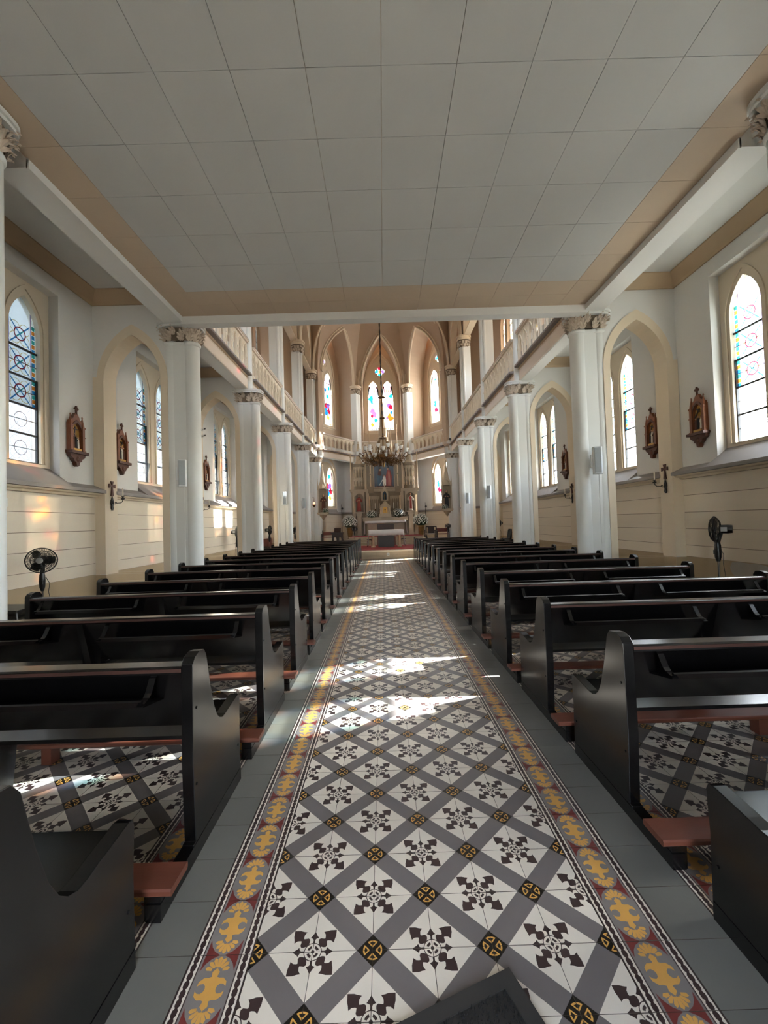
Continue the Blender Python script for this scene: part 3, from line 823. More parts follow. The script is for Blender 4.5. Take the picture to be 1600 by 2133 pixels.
def apse_window(k, z0, zs, za, c, half, hw, oc, label, low=False):
    x0, y0, tx, ty, nx, ny, L = side_frame(k); wn[0] += 1
    w = thing('window_%d' % wn[0], label, 'window', (x0 + tx * c + nx * (GD + .02), y0 + ty * c + ny * (GD + .02), 0), atan2(ty, tx), kind='structure')
    fr = MB(); M = lambda u, v, d: (u, d, v)
    holes = [lancet(q, hw, z0, zs, za) for q in (-half, half)]
    top = (za + (1.45 if oc else .25)); ow = half + hw + .16
    outer = lancet(0, ow, z0 - .22, zs + (.2 if oc else .0), top + (.25 if oc else .15), 9)
    quat = []
    if oc:
        r = .155
        for a0 in (0, 90, 180, 270):
            cx, cz = .165 * cos(radians(a0)), .165 * sin(radians(a0))
            quat += [(cx + r * cos(radians(a0 + t)), oc + cz + r * sin(radians(a0 + t))) for t in (-115, -75, -40, 0, 40, 75, 115)]
        holes.append(quat)
    fr.plate(outer, holes, M, -.03, .12, 0)
    for q in (-half, half): fr.plate(lancet(q, hw + .11, z0, zs, za + .18, 8), [lancet(q, hw + .055, z0 + .01, zs, za + .09, 8)], M, -.055, -.03, 0)
    if oc: fr.plate(circle(0, oc, .46, 24), [circle(0, oc, .41, 24)], M, -.055, -.03, 0)
    fr.plate(lancet(0, ow + .10, z0 - .15, zs + .2, top + .42, 9), [lancet(0, ow, z0 - .1, zs + .2, top + .27, 9)], M, -.07, .0, 0)
    fr.build('window_frame', 'plaster_cream', w)
    for li, q in enumerate((-half, half)):
        lay = figure_layers(k * 5 + li, FIG[(k, li)], za - z0)
        nb = 5; hz = (za - z0) / nb
        for t in range(nb):
            a, b_ = hz * t, hz * (t + 1)
            P = lancet(0, hw, 0, zs - z0, za - z0, 9)
            if t < nb - 1 and b_ <= zs - z0: P = [(-hw, a), (hw, a), (hw, b_), (-hw, b_)]
            else:
                P = [p for p in P if p[1] > max(a, zs - z0 - .001)] ; P = [(-hw, a), (hw, a)] + P if a < zs - z0 else P
                if t < nb - 1:
                    ww = lancet_hw(hw, zs - z0, za - z0, b_); P = [(-hw, a), (hw, a)] + [p for p in P[2:] if p[1] < b_ and p[0] > 0] + [(ww, b_), (-ww, b_)] + [p for p in P[2:] if p[1] < b_ and p[0] < 0]
                elif a >= zs - z0:
                    ww = lancet_hw(hw, zs - z0, za - z0, a); P = [(-ww, a), (ww, a)] + P
            m = MB(); m.inlay(P, lay, lambda u, v, d, q=q: (q + u, .05, z0 + v), 7)
            m.build('pane', GA, w)
            if t:
                m = MB(); m.box(q - hw, q + hw, .03, .05, z0 + a - .012, z0 + a + .012); m.build('saddle_bar', 'iron', w)
    if oc:
        m = MB(); m.inlay(quat, blobs([(-.2, oc, .09, 1), (.2, oc, .09, 4), (0, oc + .2, .09, 2), (0, oc - .2, .09, 6), (0, oc, .07, 5)]), lambda u, v, d: (u, .05, v), 7); m.build('pane', GA, w)
    return w
n_tr = 36
ext_in = [(0., 0.), (0., 0.), (0., 0.)]
for k in range(3):
    x0, y0, tx, ty, nx, ny, L = side_frame(k); ang = atan2(ty, tx)
    def Mloc(dw, x0=x0, y0=y0, tx=tx, ty=ty, nx=nx, ny=ny):
        return lambda u, v, w: (x0 + tx * u + nx * (w + dw), y0 + ty * u + ny * (w + dw), v)
    eL = (2.1, .61, .61)[k]; eR = (.61, .61, 2.1)[k]
    c = (1.66, L / 2, L - 1.66)[k]
    cu = c + (.0 if k != 1 else -.06)
    # outer wall with openings for both levels
    m = MB(); holes = []
    o = lancet(cu, .47 + .33 + .15, 7.15, 10.25, 12.2, 9); holes.append(o)
    if k != 1: holes.append(lancet(c, .445 + .3 + .14, 2.3, 4.35, 5.12, 9))
    m.plate([(-eL, -.1), (L + eR, -.1), (L + eR, 15), (-eL, 15)], holes, Mloc(GD), 0, .3)
    wa = tag(m.build('wall_apse' if k == 1 else 'wall_apse_%s' % pn[k], 'plaster_beige'), '%s wall of the apse behind the gallery' % pn[k], 'wall', kind='structure')
    if k != 1:
        for z0, z1 in ((.32, .62), (.62, .92), (.92, 1.22), (1.22, 1.52), (1.52, 1.82), (1.82, 2.03)):
            m = MB(); m.prism([(-eL, z0 + .005), (L + eR, z0 + .005), (L + eR, z1 - .005), (-eL, z1 - .005)], Mloc(GD), -.02, .02); m.build('plank', 'plank_cream', wa)
        m = MB(); m.prism([(-eL, 2.04), (L + eR, 2.04), (L + eR, 2.14), (-eL, 2.14)], Mloc(GD), -.16, .02)
        m.prism([(c - .9, 2.14), (c + .9, 2.14), (c + .8, 2.3), (c - .8, 2.3)], Mloc(GD), -.14, .02); m.build('sill_ledge', 'sill_grey', wa)
        m = MB(); m.plate([(-eL, 2.14), (L + eR, 2.14), (L + eR, 5.6), (-eL, 5.6)], [lancet(c, .445 + .3 + .12, 2.2, 4.35, 5.10, 9)], Mloc(GD), -.012, .01); m.build('white_plaster', 'plaster_white', wa)
        apse_window(k, 2.5, 4.2, 4.85, c, .42, .28, 0, 'pictorial stained lancets behind the saint shrine on the %s of the sanctuary' % pn[k])
    apse_window(k, 7.33, 9.85, 10.52, cu, .46, .345, 11.14, 'tall pictorial stained glass with a quatrefoil, %s window of the apse' % pn[k])
    # inner arcade: deep pointed arch from the gallery floor up
    m = MB(); hw = L / 2 - .36
    za = 12.75 if k == 1 else 12.6
    outer = [(0.02, 5.5), (L - .02, 5.5)] + [(L - .02, z) for z in (8, 9.8, 10.6, 11.4, 12.2, 13, 13.8, 14.6)] + [(.02, z) for z in (14.6, 13.8, 13, 12.2, 11.4, 10.6, 9.8, 8)]
    base = Mloc(0)
    def Mb(u, v, w, base=base): return base(u, v, w - (max(0, v - 9.8) / 5) ** 2 * 1.5)
    m.plate(outer, [lancet(L / 2, hw, 5.6, 9.85, za, 14)], Mb, 0, GD + .02, 0, 0)
    tag(m.build('trim_%d' % n_tr, 'vault_plaster'), 'deep pointed arch of the apse gallery, %s side' % pn[k], 'arch', kind='structure'); n_tr += 1
    m = MB()
    q = lancet(L / 2, hw + .02, 9.7, 9.85, za + .03, 14)[1:] ; q = q + []
    m.tube([Mb(u, v, -.02) for u, v in q if True], .06, 8); m.tube([Mb(u + (.1 if u > L / 2 else -.1), v + .09, -.01) for u, v in q], .04, 8)
    tag(m.build('trim_%d' % n_tr, 'plaster_cream', smooth=True), 'rounded rib round the %s arch of the apse' % pn[k], 'arch', kind='structure'); n_tr += 1
    bm = make_beam(L - .5, 'trim_%d' % n_tr, 'cream gallery beam across the %s side of the apse' % pn[k]); n_tr += 1
    bm.location = base(.25, 0, .02); bm.rotation_euler = (0, 0, ang)
    bl = make_gallery_section(L - .5, 'cream pointed-arcade balustrade on the %s side of the apse' % pn[k])
    bl.location = base(.25, 0, .02); bl.rotation_euler = (0, 0, ang)
    m = MB(); m.prism([(-eL * .5, 0), (L + eR * .5, 0), (L + .6, GD + .1), (-.6, GD + .1)], lambda u, v, w, base=base: tuple(list(base(u, 0, v))[:2] + [w]), 5.6, 5.75)
    tag(m.build('trim_%d' % n_tr, 'aisle_ceiling'), 'gallery floor over the %s side of the apse' % pn[k], 'ceiling', kind='structure'); n_tr += 1
# apse vault and its big piers
m = MB(); top = (XC, 22.6, 16.2)
vv = [(XC - 4.6, 22.3)] + [(x, y) for x, y in V] + [(XC + 4.6, 22.3)]
for i in range(1, 4):
    (xa, ya), (xb, yb) = V[i - 1], V[i]
    rows = []
    for t in range(7):
        q = t / 6; z = 13.4 + 2.8 * sin(q * pi / 2); rows.append([(xa + (top[0] - xa) * q, ya + (top[1] - ya) * q, z), (xb + (top[0] - xb) * q, yb + (top[1] - yb) * q, z)])
    m.grid(rows)
m.box(-7, 7, 21.2, 30, 16.3, 16.6); m.box(-7, -3.3, 21.1, 22.6, 12.6, 16.6); m.box(3.5, 7, 21.1, 22.6, 12.6, 16.6)
tag(m.build('apse_vault', 'vault_plaster'), 'tan vault cells over the apse', 'ceiling', kind='structure')
for s in (-1, 1):
    o = make_column(s); o.name = 'column'
    o.location = (XC + s * 1.54, 25.30, 0); o.rotation_euler = (0, 0, -s * radians(60)); o.scale = (1, 1, 1)
    tag(o, 'white apse pier with leafy capital on the %s of the middle window' % SIDE[s], 'column', 'apse piers')
    m = MB(); m.lathe([(.24, 5.13), (.24, 9.28)], 16); m.build('upper_shaft', 'column_paint', o, True)

# ------------------------------------------------------------------ pews
PANEL = [(0, .07), (-.012, .40), (0, .815), (.025, .840), (.075, .852), (.125, .846), (.152, .815), (.17, .75), (.195, .66), (.235, .55), (.27, .492), (.30, .466), (.335, .452), (.38, .452), (.43, .458), (.575, .472), (.598, .468), (.610, .445), (.600, .30), (.605, .0), (-.02, 0), (-.02, .07)]
PANEL = [(y * .93 if y > 0 else y, z) for y, z in PANEL]
def make_pew(s, Ln=2.52):
    r = thing('pew', 'black pew', 'pew'); X = lambda x: s * x
    for x0 in (0, Ln - .05):
        m = MB(); m.prism(PANEL, lambda u, v, w: (w, u, v), X(x0), X(x0 + .05))
        for v, z in ((.02, .30), (.03, .62), (.53, .2)):
            xx = X(x0 - .001) if x0 == 0 else X(x0 + .051); m.lathe([(.006, 0), (.006, .003)], 8, T=lambda x, y, zz, xx=xx, v=v, z=z: (xx + (-s if x0 == 0 else s) * zz, v + x, z + y))
        p = m.build('end_panel', 'pew_black', r)
        bv = p.modifiers.new('bevel', 'BEVEL'); bv.width = .006; bv.segments = 2; bv.limit_method = 'ANGLE'
        m = MB(); m.box(X(x0 - .002), X(x0 + .052), -.29, .558, 0, .062); m.build('foot_runner', 'pew_black', r)
    a, b_ = .05, Ln - .05
    m = MB(); m.prism([(-.004, .775), (-.004, .80), (.008, .806), (.10, .80), (.106, .79), (.10, .775)], lambda u, v, w: (w, u, v), X(a), X(b_)); m.build('top_rail', 'pew_black', r)
    m = MB(); m.box(X(a), X(b_), -.006, -.003, .784, .7985); m.build('worn_edge', 'pew_worn', r)
    m = MB(); m.prism([(.012, .776), (.038, .776), (.178, .50), (.152, .49)], lambda u, v, w: (w, u, v), X(a), X(b_)); m.build('backrest', 'pew_black', r)
    c = Ln / 2
    for x0, x1 in ((a, c - .07), (c + .07, b_)):
        m = MB(); m.prism([(.165, .418), (.548, .412), (.555, .425), (.548, .442), (.165, .436)], lambda u, v, w: (w, u, v), X(x0), X(x1)); m.build('seat', 'pew_black', r)
    m = MB(); m.prism([(.0, .775), (.02, .775), (.12, .56), (.16, .46), (.55, .40), (.50, 0), (.10, 0), (.11, .40)], lambda u, v, w: (w, u, v), X(c - .022), X(c + .022)); m.build('centre_brace', 'pew_black', r)
    m = MB(); m.box(X(c - .065), X(c + .065), .12, .17, .38, .775, 0); m.build('brace_board', 'pew_black', r)
    for x0, x1 in ((.17, c - .20), (c + .20, Ln - .17)):
        m = MB(); m.prism([(.06, .655), (.085, .64), (-.085, .672), (-.10, .70), (-.092, .705), (-.075, .69)], lambda u, v, w: (w, u, v), X(x0), X(x1)); bk_ = m.build('book_rack', 'pew_black', r)
        for x in (x0, x1):
            m = MB(); pts = [(X(x), .02 - .002, .78), (X(x), -.012, .765), (X(x), -.028, .74), (X(x), -.045, .715), (X(x), -.07, .695), (X(x), -.11, .685)]
            rows = [[(X(x - .014), p[1], p[2]), (X(x + .014), p[1], p[2])] for p in pts]; rows2 = [[(q[0], q[1] + .012, q[2] + .008) for q in R[::-1]] for R in rows]
            m.grid(rows); m.grid(rows2)
            for e in (0, 1): m.grid([[R[e] for R in rows], [R2[1 - e] for R2 in rows2]])
            m.build('bracket', 'pew_black', bk_)
    m = MB(); m.prism([(-.315, .112), (-.195, .112), (-.19, .118), (-.19, .134), (-.195, .138), (-.315, .138), (-.32, .132), (-.32, .118)], lambda u, v, w: (w, u, v), X(-.055), X(Ln + .03))
    kn = m.build('kneeler', 'kneeler_wood', r)
    for x, mt in ((.0, 'pew_black'), (c - .03, 'kneeler_wood'), (Ln - .06, 'pew_black')):
        m = MB(); m.box(X(x), X(x + .06), -.285, -.215, 0, .113); m.build('kneeler_leg', mt, kn)
    return r
LY = [.83, 1.83, 2.87, 3.90, 4.87, 5.85, 6.80, 7.735, 8.67, 9.605, 10.54, 11.475, 12.41, 13.345, 14.28, 15.215]
RY = [.93, 1.98, 2.95, 3.91, 4.89, 5.95, 6.89, 7.825, 8.76, 9.70, 10.635, 11.57, 12.505, 13.44, 14.375, 15.31]
for s, ys_, x in ((-1, LY, -.852), (1, RY, 1.116)):
    p0 = make_pew(s)
    for i, y in enumerate(ys_):
        o = p0 if i == 0 else dup(p0)
        o.location = (x, y, 0)
        if s < 0 : o.scale = (1, 1, 1.018)
        where = ('nearest the camera, cut by the frame' if i == 0 else 'last of the row, before the sanctuary step' if i == len(ys_) - 1 else '%s from the camera' % ORD[i])
        o['label'] = 'long black wooden pew %s of the aisle, %s' % (SIDE[s], where); o['group'] = 'pews in two rows along the aisle'

# ------------------------------------------------------------------ stations of the cross, crosses, sconces
def make_station(variant):
    """local: u along the wall (x), front faces -y, z up, origin at the middle of the wall back"""
    r = thing('station_relief', 'carved station', 'wall relief')
    M = lambda u, v, w: (u, -w, v)
    m = MB()
    out = [(-.165, .0), (-.165, .50), (-.15, .50), (-.15, .53), (-.06, .60), (-.075, .60), (-.02, .68), (.02, .68), (.075, .60), (.06, .60), (.15, .53), (.15, .50), (.165, .50), (.165, 0)]
    m.plate(out, [lancet(0, .105, .09, .36, .51, 8)], M, 0, .05); m.prism([(-.12, .05), (.12, .05), (.12, .52), (-.12, .52)], M, 0, .012, 1)
    m.build('case', ['oak', 'gilt'], r)
    m = MB(); m.plate(lancet(0, .132, .07, .36, .565, 8), [lancet(0, .107, .085, .36, .515, 8)], M, .05, .062); m.build('arch_moulding', 'oak_dark', r)
    for sx in (-1, 1):
        m = MB(); m.box(sx * .135 - .026, sx * .135 + .026, -.075, -.02, .04, .46); m.box(sx * .135 - .034, sx * .135 + .034, -.083, -.02, .44, .465); m.box(sx * .135 - .034, sx * .135 + .034, -.083, -.02, .28, .295); m.box(sx * .135 - .036, sx * .135 + .036, -.085, -.01, .02, .06)
        m.lathe([(.034, .465), (.024, .53), (.010, .60), (.006, .63)], 6, (sx * .135, -.045))
        m.box(sx * .135 - .018, sx * .135 + .018, -.05, -.04, .625, .633); m.box(sx * .135 - .004, sx * .135 + .004, -.05, -.04, .60, .655); m.build('pinnacle', 'oak', r)
    m = MB(); m.box(-.008, .008, -.06, -.03, .66, .80)
    for a, b_ in ((0, .785), (-.03, .755), (.03, .755), (0, .725)): m.ball((a, -.045, b_), (.022, .018, .022), 8, 5)
    m.build('finial_cross', 'oak_dark', r)
    m = MB(); m.prism([(-.19, .03), (-.16, -.06), (-.10, -.09), (-.085, -.13), (-.04, -.15), (-.03, -.20), (0, -.22), (.03, -.20), (.04, -.15), (.085, -.13), (.10, -.09), (.16, -.06), (.19, .03)], M, 0, .07); m.box(-.19, .19, -.12, 0, -.01, .035)
    m.ball((0, -.05, -.1), (.05, .045, .06), 8, 5); m.build('corbel', 'oak_dark', r)
    m = MB(); m.box(-.085, .085, -.068, -.05, .045, .082); m.build('title_plate', 'gilt', r)
    rnd = random.Random(variant)
    for i in range(3):
        x = -.05 + .05 * i + rnd.uniform(-.012, .012); h = rnd.uniform(.19, .27); z0 = .09; m = MB()
        m.lathe([(.030, z0), (.027, z0 + h * .45), (.024, z0 + h * .75), (.012, z0 + h * .85)], 8, (x, -.03)); m.ball((x + rnd.uniform(-.008, .008), -.035, z0 + h * .93), .018, 8, 5, 1)
        m.tube([(x - .02, -.035, z0 + h * .75), (x + rnd.uniform(-.03, .03), -.055, z0 + h * .55)], .009, 6)
        m.build('figure', [('robe_white', 'robe_brown', 'robe_black')[(i + variant) % 3], 'skin'], r, True)
    m = MB(); a = rnd.uniform(-.5, .5); c0 = (rnd.uniform(-.03, .03), .36)
    m.prism(rot([(-.09, -.008), (.09, -.008), (.09, .008), (-.09, .008)], 1.2 + a, c0), M, .03, .045); m.prism(rot([(-.05, -.008), (.05, -.008), (.05, .008), (-.05, .008)], a - .35, (c0[0] + .02, c0[1] + .05)), M, .03, .045)
    m.build('carried_cross', 'wood_dark', r); return r
SPOT = {1: (6.93, 'just before the first cream arch'), 2: (8.14, 'just beyond the first cream arch'), 3: (10.9, 'at the far end of bay two'), 4: (12.05, 'just beyond the second cream arch'), 6: (15.75, 'beyond the third arch')}
for s in (-1, 1):
    for i, (q, (y, w)) in enumerate(SPOT.items()):
        if s > 0 and q == 6: y = 15.9
        if q == 3 and s < 0: continue
        o = make_station(q + (3 if s > 0 else 0))
        o.location = (wx(s, 5.27), y, 2.74); o.rotation_euler = (0, 0, -s * pi / 2)
        tag(o, 'carved wooden station relief on the %s aisle wall, %s' % (SIDE[s], w), 'wall relief', 'carved stations of the cross')
def make_cross():
    m = MB(); M = lambda u, v, w: (u, -w, v)
    for a, l in ((90, .085), (0, .085), (180, .085), (-90, .185)):
        k = .035
        m.prism(rot([(.0, -.006), (l, -k), (l, k), (.0, .006)], radians(a), (0, 0)), M, 0, .02, 0)
    return m.mesh('wall_cross', ['oak_dark', 'gilt'])
CR = make_cross()
def make_sconce():
    r = thing('wall_sconce', 'iron wall sconce', 'sconce')
    m = MB(); M = lambda u, v, w: (u, -w, v)
    m.prism([(-.012, -.13), (.012, -.13), (.03, -.09), (.018, -.05), (.035, -.01), (.03, .05), (.012, .09), (0, .125), (-.012, .09), (-.03, .05), (-.035, -.01), (-.018, -.05), (-.03, -.09)], M, 0, .02); m.ball((0, -.02, .02), (.025, .02, .035), 8, 5); m.build('back_plate', 'iron', r)
    m = MB(); m.tube([(0, -.02, .0), (0, -.06, -.015), (0, -.09, .01), (0, -.075, .03), (0, -.06, .015), (0, -.10, .0), (0, -.17, .005), (0, -.20, .03), (0, -.205, .07)], .007, 6); m.build('arm', 'iron', r, True)
    m = MB(); m.lathe([(.012, .06), (.035, .075), (.037, .082), (.014, .09), (.014, .11), (.028, .115), (.028, .12), (.012, .122)], 10, (0, -.205)); m.build('drip_pan', 'iron', r, True)
    m = MB(); m.lathe([(.010, .12), (.010, .27), (.003, .275)], 8, (0, -.205)); m.build('candle', 'candle_wax', r, True); return r
sc0 = None
for s in (-1, 1):
    for k in (2, 3, 4):
        y = PIER[k] + .07
        w = ['first', 'second', 'third'][k - 2]
        c = link('wall_cross', CR, None, (wx(s, 5.068), y, 2.245), (0, 0, -s * pi / 2)); tag(c, 'small dark splayed cross on the %s cream arch of the %s aisle' % (w, SIDE[s]), 'cross', 'consecration crosses')
        o = make_sconce() if sc0 is None else dup(sc0); sc0 = sc0 or o
        o.location = (wx(s, 5.068), y, 1.93); o.rotation_euler = (0, 0, -s * pi / 2); tag(o, 'iron candle sconce under the cross on the %s cream arch, %s aisle' % (w, SIDE[s]), 'sconce', 'iron candle sconces')

# ------------------------------------------------------------------ fans, speakers, cameras, odds and ends
def make_fan():
    """front of the head faces -y"""
    r = thing('pedestal_fan', 'black pedestal fan', 'fan'); H = 1.15
    m = MB(); m.lathe([(.20, 0), (.20, .02), (.17, .035), (.05, .05), (.03, .10)], 20); m.build('base', 'black_plastic', r, True)
    m = MB(); m.tube([(0, 0, .05), (0, 0, .86)], .013, 8); m.build('pole', 'chrome', r, True)
    m = MB(); m.lathe([(.022, .70), (.04, .76), (.045, .85), (.04, .93), (.03, .97)], 12, sx=.8); m.box(-.02, .02, -.05, -.02, .80, .86); m.tube([(0, 0, .94), (0, .02, 1.02), (0, .06, H)], .026, 8); m.build('control_neck', 'black_plastic', r, True)
    T = lambda x, y, z: (x, z, y + H)           # lathe axis z -> y
    m = MB(); m.lathe([(.01, .18), (.055, .175), (.062, .12), (.06, .04), (.03, .02)], 14, T=T); m.build('motor', 'black_plastic', r, True)
    m = MB(); m.box(-.063, .063, .05, .12, H - .03, H + .03); m.build('motor_label', 'grey_plastic', r)
    R = .178
    m = MB()
    for rr, yy, w in ((R, -.03, .008), (R, -.015, .005), (.10, -.082, .003), (.14, -.068, .003), (.10, .04, .003), (.14, .02, .003)):
        m.tube([(rr * cos(2 * pi * i / 32), yy, H + rr * sin(2 * pi * i / 32)) for i in range(32)], w, 5, closed=True)
    for i in range(54):
        a = 2 * pi * i / 54; ca, sa = cos(a), sin(a)
        m.tube([(x * ca, y, H + x * sa) for x, y in ((.04, -.09), (.10, -.08), (.15, -.06), (.177, -.03))], .0022, 4, caps=False)
        m.tube([(x * ca, y, H + x * sa) for x, y in ((.05, .05), (.10, .04), (.15, .015), (.177, -.02))], .0022, 4, caps=False)
    m.build('grille', 'black_plastic', r)
    m = MB(); m.lathe([(.0, -.098), (.04, -.095), (.042, -.088), (.0, -.086)], 16, T=T); m.build('badge', 'grey_plastic', r, True)
    m = MB(); m.lathe([(.0, -.07), (.035, -.06), (.04, -.01), (.0, 0)], 12, T=T); m.build('hub', 'black_plastic', r, True)
    for k in range(3):
        m = MB(); a0 = 2 * pi * k / 3; rows = []
        for t in range(6):
            rr = .035 + .125 * t / 5; w = .30 + .35 * sin(pi * min(1, t / 4.2)); rows.append([(rr * cos(a0 + w * q), -.035 + .02 * q, H + rr * sin(a0 + w * q)) for q in (-1, -.5, 0, .5, 1)])
        m.grid(rows); m.build('blade', 'black_plastic', r, True)
    m = MB(); m.tube([(.03, .03, .9), (.06, .07, .8), (.05, .06, .68), (.07, .08, .5), (.06, .05, .3), (.12, .12, .03)], .004, 5); m.build('cord', 'black_plastic', r, True)
    return r
f0 = make_fan()
for i, (x, y, z, rz, lab) in enumerate(((-4.62, 5.62, -.09, 22, 'black pedestal fan facing the camera at the near left wall'), (4.78, 5.95, .03, -135, 'black pedestal fan turned away, by the flaking dado on the right'),
        (-4.75, 13.45, .12, 100, 'black pedestal fan seen edge-on, half behind the second left column'), (-4.70, 17.1, .12, 115, 'black pedestal fan in profile before the wooden bench, left aisle'),
        (-4.4, 20.6, .02, 60, 'black pedestal fan leaning out behind the third left column'), (4.95, 17.8, .10, -70, 'black pedestal fan half hidden by the second right column'),
        (3.42, 21.9, .12, 200, 'black pedestal fan by the right sanctuary bench'), (-1.50, 21.3, -.15, 40, 'black pedestal fan below the left flower urn in the sanctuary'))):
    o = f0 if i == 0 else dup(f0)
    zz = .32 if i in (6, 7) else 0
    o.location = (x, y, zz); o.rotation_euler = (0, 0, radians(rz)); tag(o, lab, 'fan', 'pedestal fans')
    o.scale = (1, 1, (1.15 + z) / 1.15) if i < 6 else (1, 1, .72)
def make_speaker(s):
    """hung on the front (-y) of a column core"""
    r = thing('loudspeaker', 'grey loudspeaker', 'loudspeaker')
    m = MB(); m.prism([(-.075, 0), (-.075, -.10), (-.05, -.13), (.05, -.13), (.075, -.10), (.075, 0), (.05, .02), (-.05, .02)], ID, 0, .47); m.build('cabinet', 'speaker_grey', r)
    m = MB(); m.prism([(-.066, -.105), (-.048, -.136), (.048, -.136), (.066, -.105)], ID, .02, .45); m.build('grille', 'speaker_mesh', r)
    m = MB(); m.box(-.03, .03, -.01, .10, .14, .32); m.box(-.10, -.07, -.03, .04, .12, .35); m.build('bracket', 'speaker_grey', r)
    m = MB(); m.tube([(.03, .03, 0), (.03, .07, -.3), (.03, .08, -1.9)], .008, 6); m.build('cable_duct', 'column_paint', r); return r
for s, yp, w in ((-1, 7.55, 'first'), (-1, 15.05, 'third'), (-1, 18.8, 'fourth'), (1, 7.55, 'first'), (1, 15.05, 'third'), (1, 18.8, 'fourth')):
    o = make_speaker(s); o.location = (wx(s, 3.66 if s < 0 else 3.70), yp - .22, 2.165); o.rotation_euler = (0, 0, radians(-20 if s > 0 else 25))
    tag(o, 'slim grey loudspeaker on the %s full %s column from the camera' % (w, SIDE[s]), 'loudspeaker', 'column loudspeakers')
for z, lab in ((3.24, 'upper small white security camera on the first left column'), (3.12, 'lower small white security camera on the first left column')):
    r = thing('security_camera', lab, 'camera', (-3.335, 7.62, z), 0, 'security cameras')
    m = MB(); m.box(-.01, .05, -.02, .02, -.02, .02); m.build('bracket', 'sign_white', r)
    m = MB(); m.lathe([(.028, 0), (.028, .10), (.022, .11)], 12, T=lambda x, y, q: (.05 + x + q * .7, y - q * .7, x * .0 + y * 0 + (y if 0 else x) * .9)); m.build('housing', 'sign_white', r, True)
    m = MB(); m.ball((.128, -.078, 0), .016, 8, 5); m.build('lens', 'black_plastic', r, True)
for s, k, lab in ((1, 0, 'small black floodlight clipped under the right gallery rail'), (-1, 0, 'small black floodlight clipped under the left gallery rail')):
    r = thing('floodlight', lab, 'floodlight', (wx(s, 3.50), 21.6, 5.62), 0, 'gallery floodlights')
    m = MB(); m.box(-.06, .06, -.05, .05, .02, .12); m.build('housing', 'black_plastic', r)
    m = MB(); m.box(-.012, .012, -.012, .012, -.08, .03); m.build('stem', 'black_plastic', r)
for y, lab in ((15.72, 'left one of two small red and white notices on the right aisle wall'), (15.42, 'right one of two small red and white notices on the right aisle wall')):
    r = thing('wall_notice', lab, 'sign', (wx(1, 5.252), y + 3.4, 1.88), pi / 2, 'red and white wall notices')
    m = MB(); m.box(-.07, .07, 0, .008, -.11, .11); m.build('plate', 'sign_red', r)
    m = MB(); m.box(-.05, .05, .008, .010, -.02, .09); m.box(-.05, .05, .008, .010, -.095, -.04); m.build('panel', 'sign_white', r)
# flaked plaster on the right dado, loose cable
m = MB(); rnd = random.Random(3)
P = [(6.30, .655), (6.10, .65), (5.95, .655), (5.86, .64), (5.80, .60), (5.72, .55), (5.78, .50), (5.88, .43), (6.00, .38), (6.05, .34), (6.2, .36), (6.34, .40), (6.45, .47), (6.48, .56), (6.44, .64)]
m.prism(P, lambda u, v, w: (wx(1, 5.262) - w, u, v), 0, .003)
tag(m.build('bare_patch', 'patch_plaster'), 'pale bare patch where paint flaked off the right dado', 'patch')
def stacked_chairs(loc, rz, n, lab, grp=None, col='black_plastic'):
    for i in range(n):
        r = thing('plastic_chair', lab[i], 'chair', (loc[0], loc[1], loc[2] + .055 * i), rz, grp)
        m = MB(); m.prism([(-.2, -.2), (.2, -.2), (.22, .2), (-.22, .2)], lambda u, v, w: (u, v, w + .04 * v), .40, .43); m.build('seat', col, r)
        m = MB(); rows = []
        for z in (.44, .6, .75, .80): rows.append([(.21 * cos(a) * (1 if z < .78 else .8), .2 + .06 * sin(a) + (z - .44) * .18, z) for a in [pi * t / 8 for t in range(9)]])
        m.grid(rows); m.grid([[(x, y + .012, z) for x, y, z in R[::-1]] for R in rows]); m.build('backrest', col, r, True)
        for a in (-1, 1):
            for b_ in (-1, 1):
                m = MB(); m.tube([(a * .19, b_ * .18, .41), (a * .235, b_ * .23, 0)], .014, 6); m.build('leg', col, r)
stacked_chairs((-4.25, 4.72, 0), radians(100), 4, ['lowest dark plastic chair of the stack at the left edge', 'second lowest dark plastic chair of the stack at the left edge', 'third dark plastic chair up in the stack at the left edge', 'topmost dark plastic chair of the stack at the left edge'], 'stacked chairs behind the near left column')
stacked_chairs((4.75, 16.5, 0), radians(-90), 5, ['%s dark plastic chair of the stack by the second right column' % w for w in ('lowest', 'second lowest', 'middle', 'fourth', 'topmost')], 'stacked chairs behind the second right column')
r = thing('notice_board', 'edge of a brown wooden board on the nearest left column', 'board', (-3.325, 3.15, 1.82), radians(20))
m = MB(); m.box(-.30, .10, -.015, .015, 0, .42); m.build('panel', 'oak_dark', r)
m = MB(); m.box(-.32, .12, -.022, .022, -.02, .0); m.box(-.32, .12, -.022, .022, .42, .44); m.box(.10, .12, -.022, .022, 0, .42); m.build('frame', 'oak', r)
r = thing('doormat', 'black ridged doormat lying askew at the bottom edge', 'doormat', (.19, 1.10, 0), radians(21))
m = MB(); m.plate([(-.27, -.17), (.235, -.17), (.235, .165), (-.27, .165)], [[(-.225, -.125), (.188, -.125), (.188, .122), (-.225, .122)]], ID, 0, .016); m.build('rubber_rim', 'doormat_rubber', r)
m = MB(); m.box(-.225, .188, -.125, .122, 0, .012)
m.build('mat_bed', 'doormat_rubber', r)
m = MB(); rnd = random.Random(1)
for i in range(2600):
    x, y = rnd.uniform(-.222, .185), rnd.uniform(-.122, .119); a = rnd.uniform(0, 6.3); h = rnd.uniform(.006, .012)
    m.face([(x, y, .012), (x + .004 * cos(a), y + .004 * sin(a), .012), (x + rnd.uniform(-.004, .004), y + rnd.uniform(-.004, .004), .012 + h)])
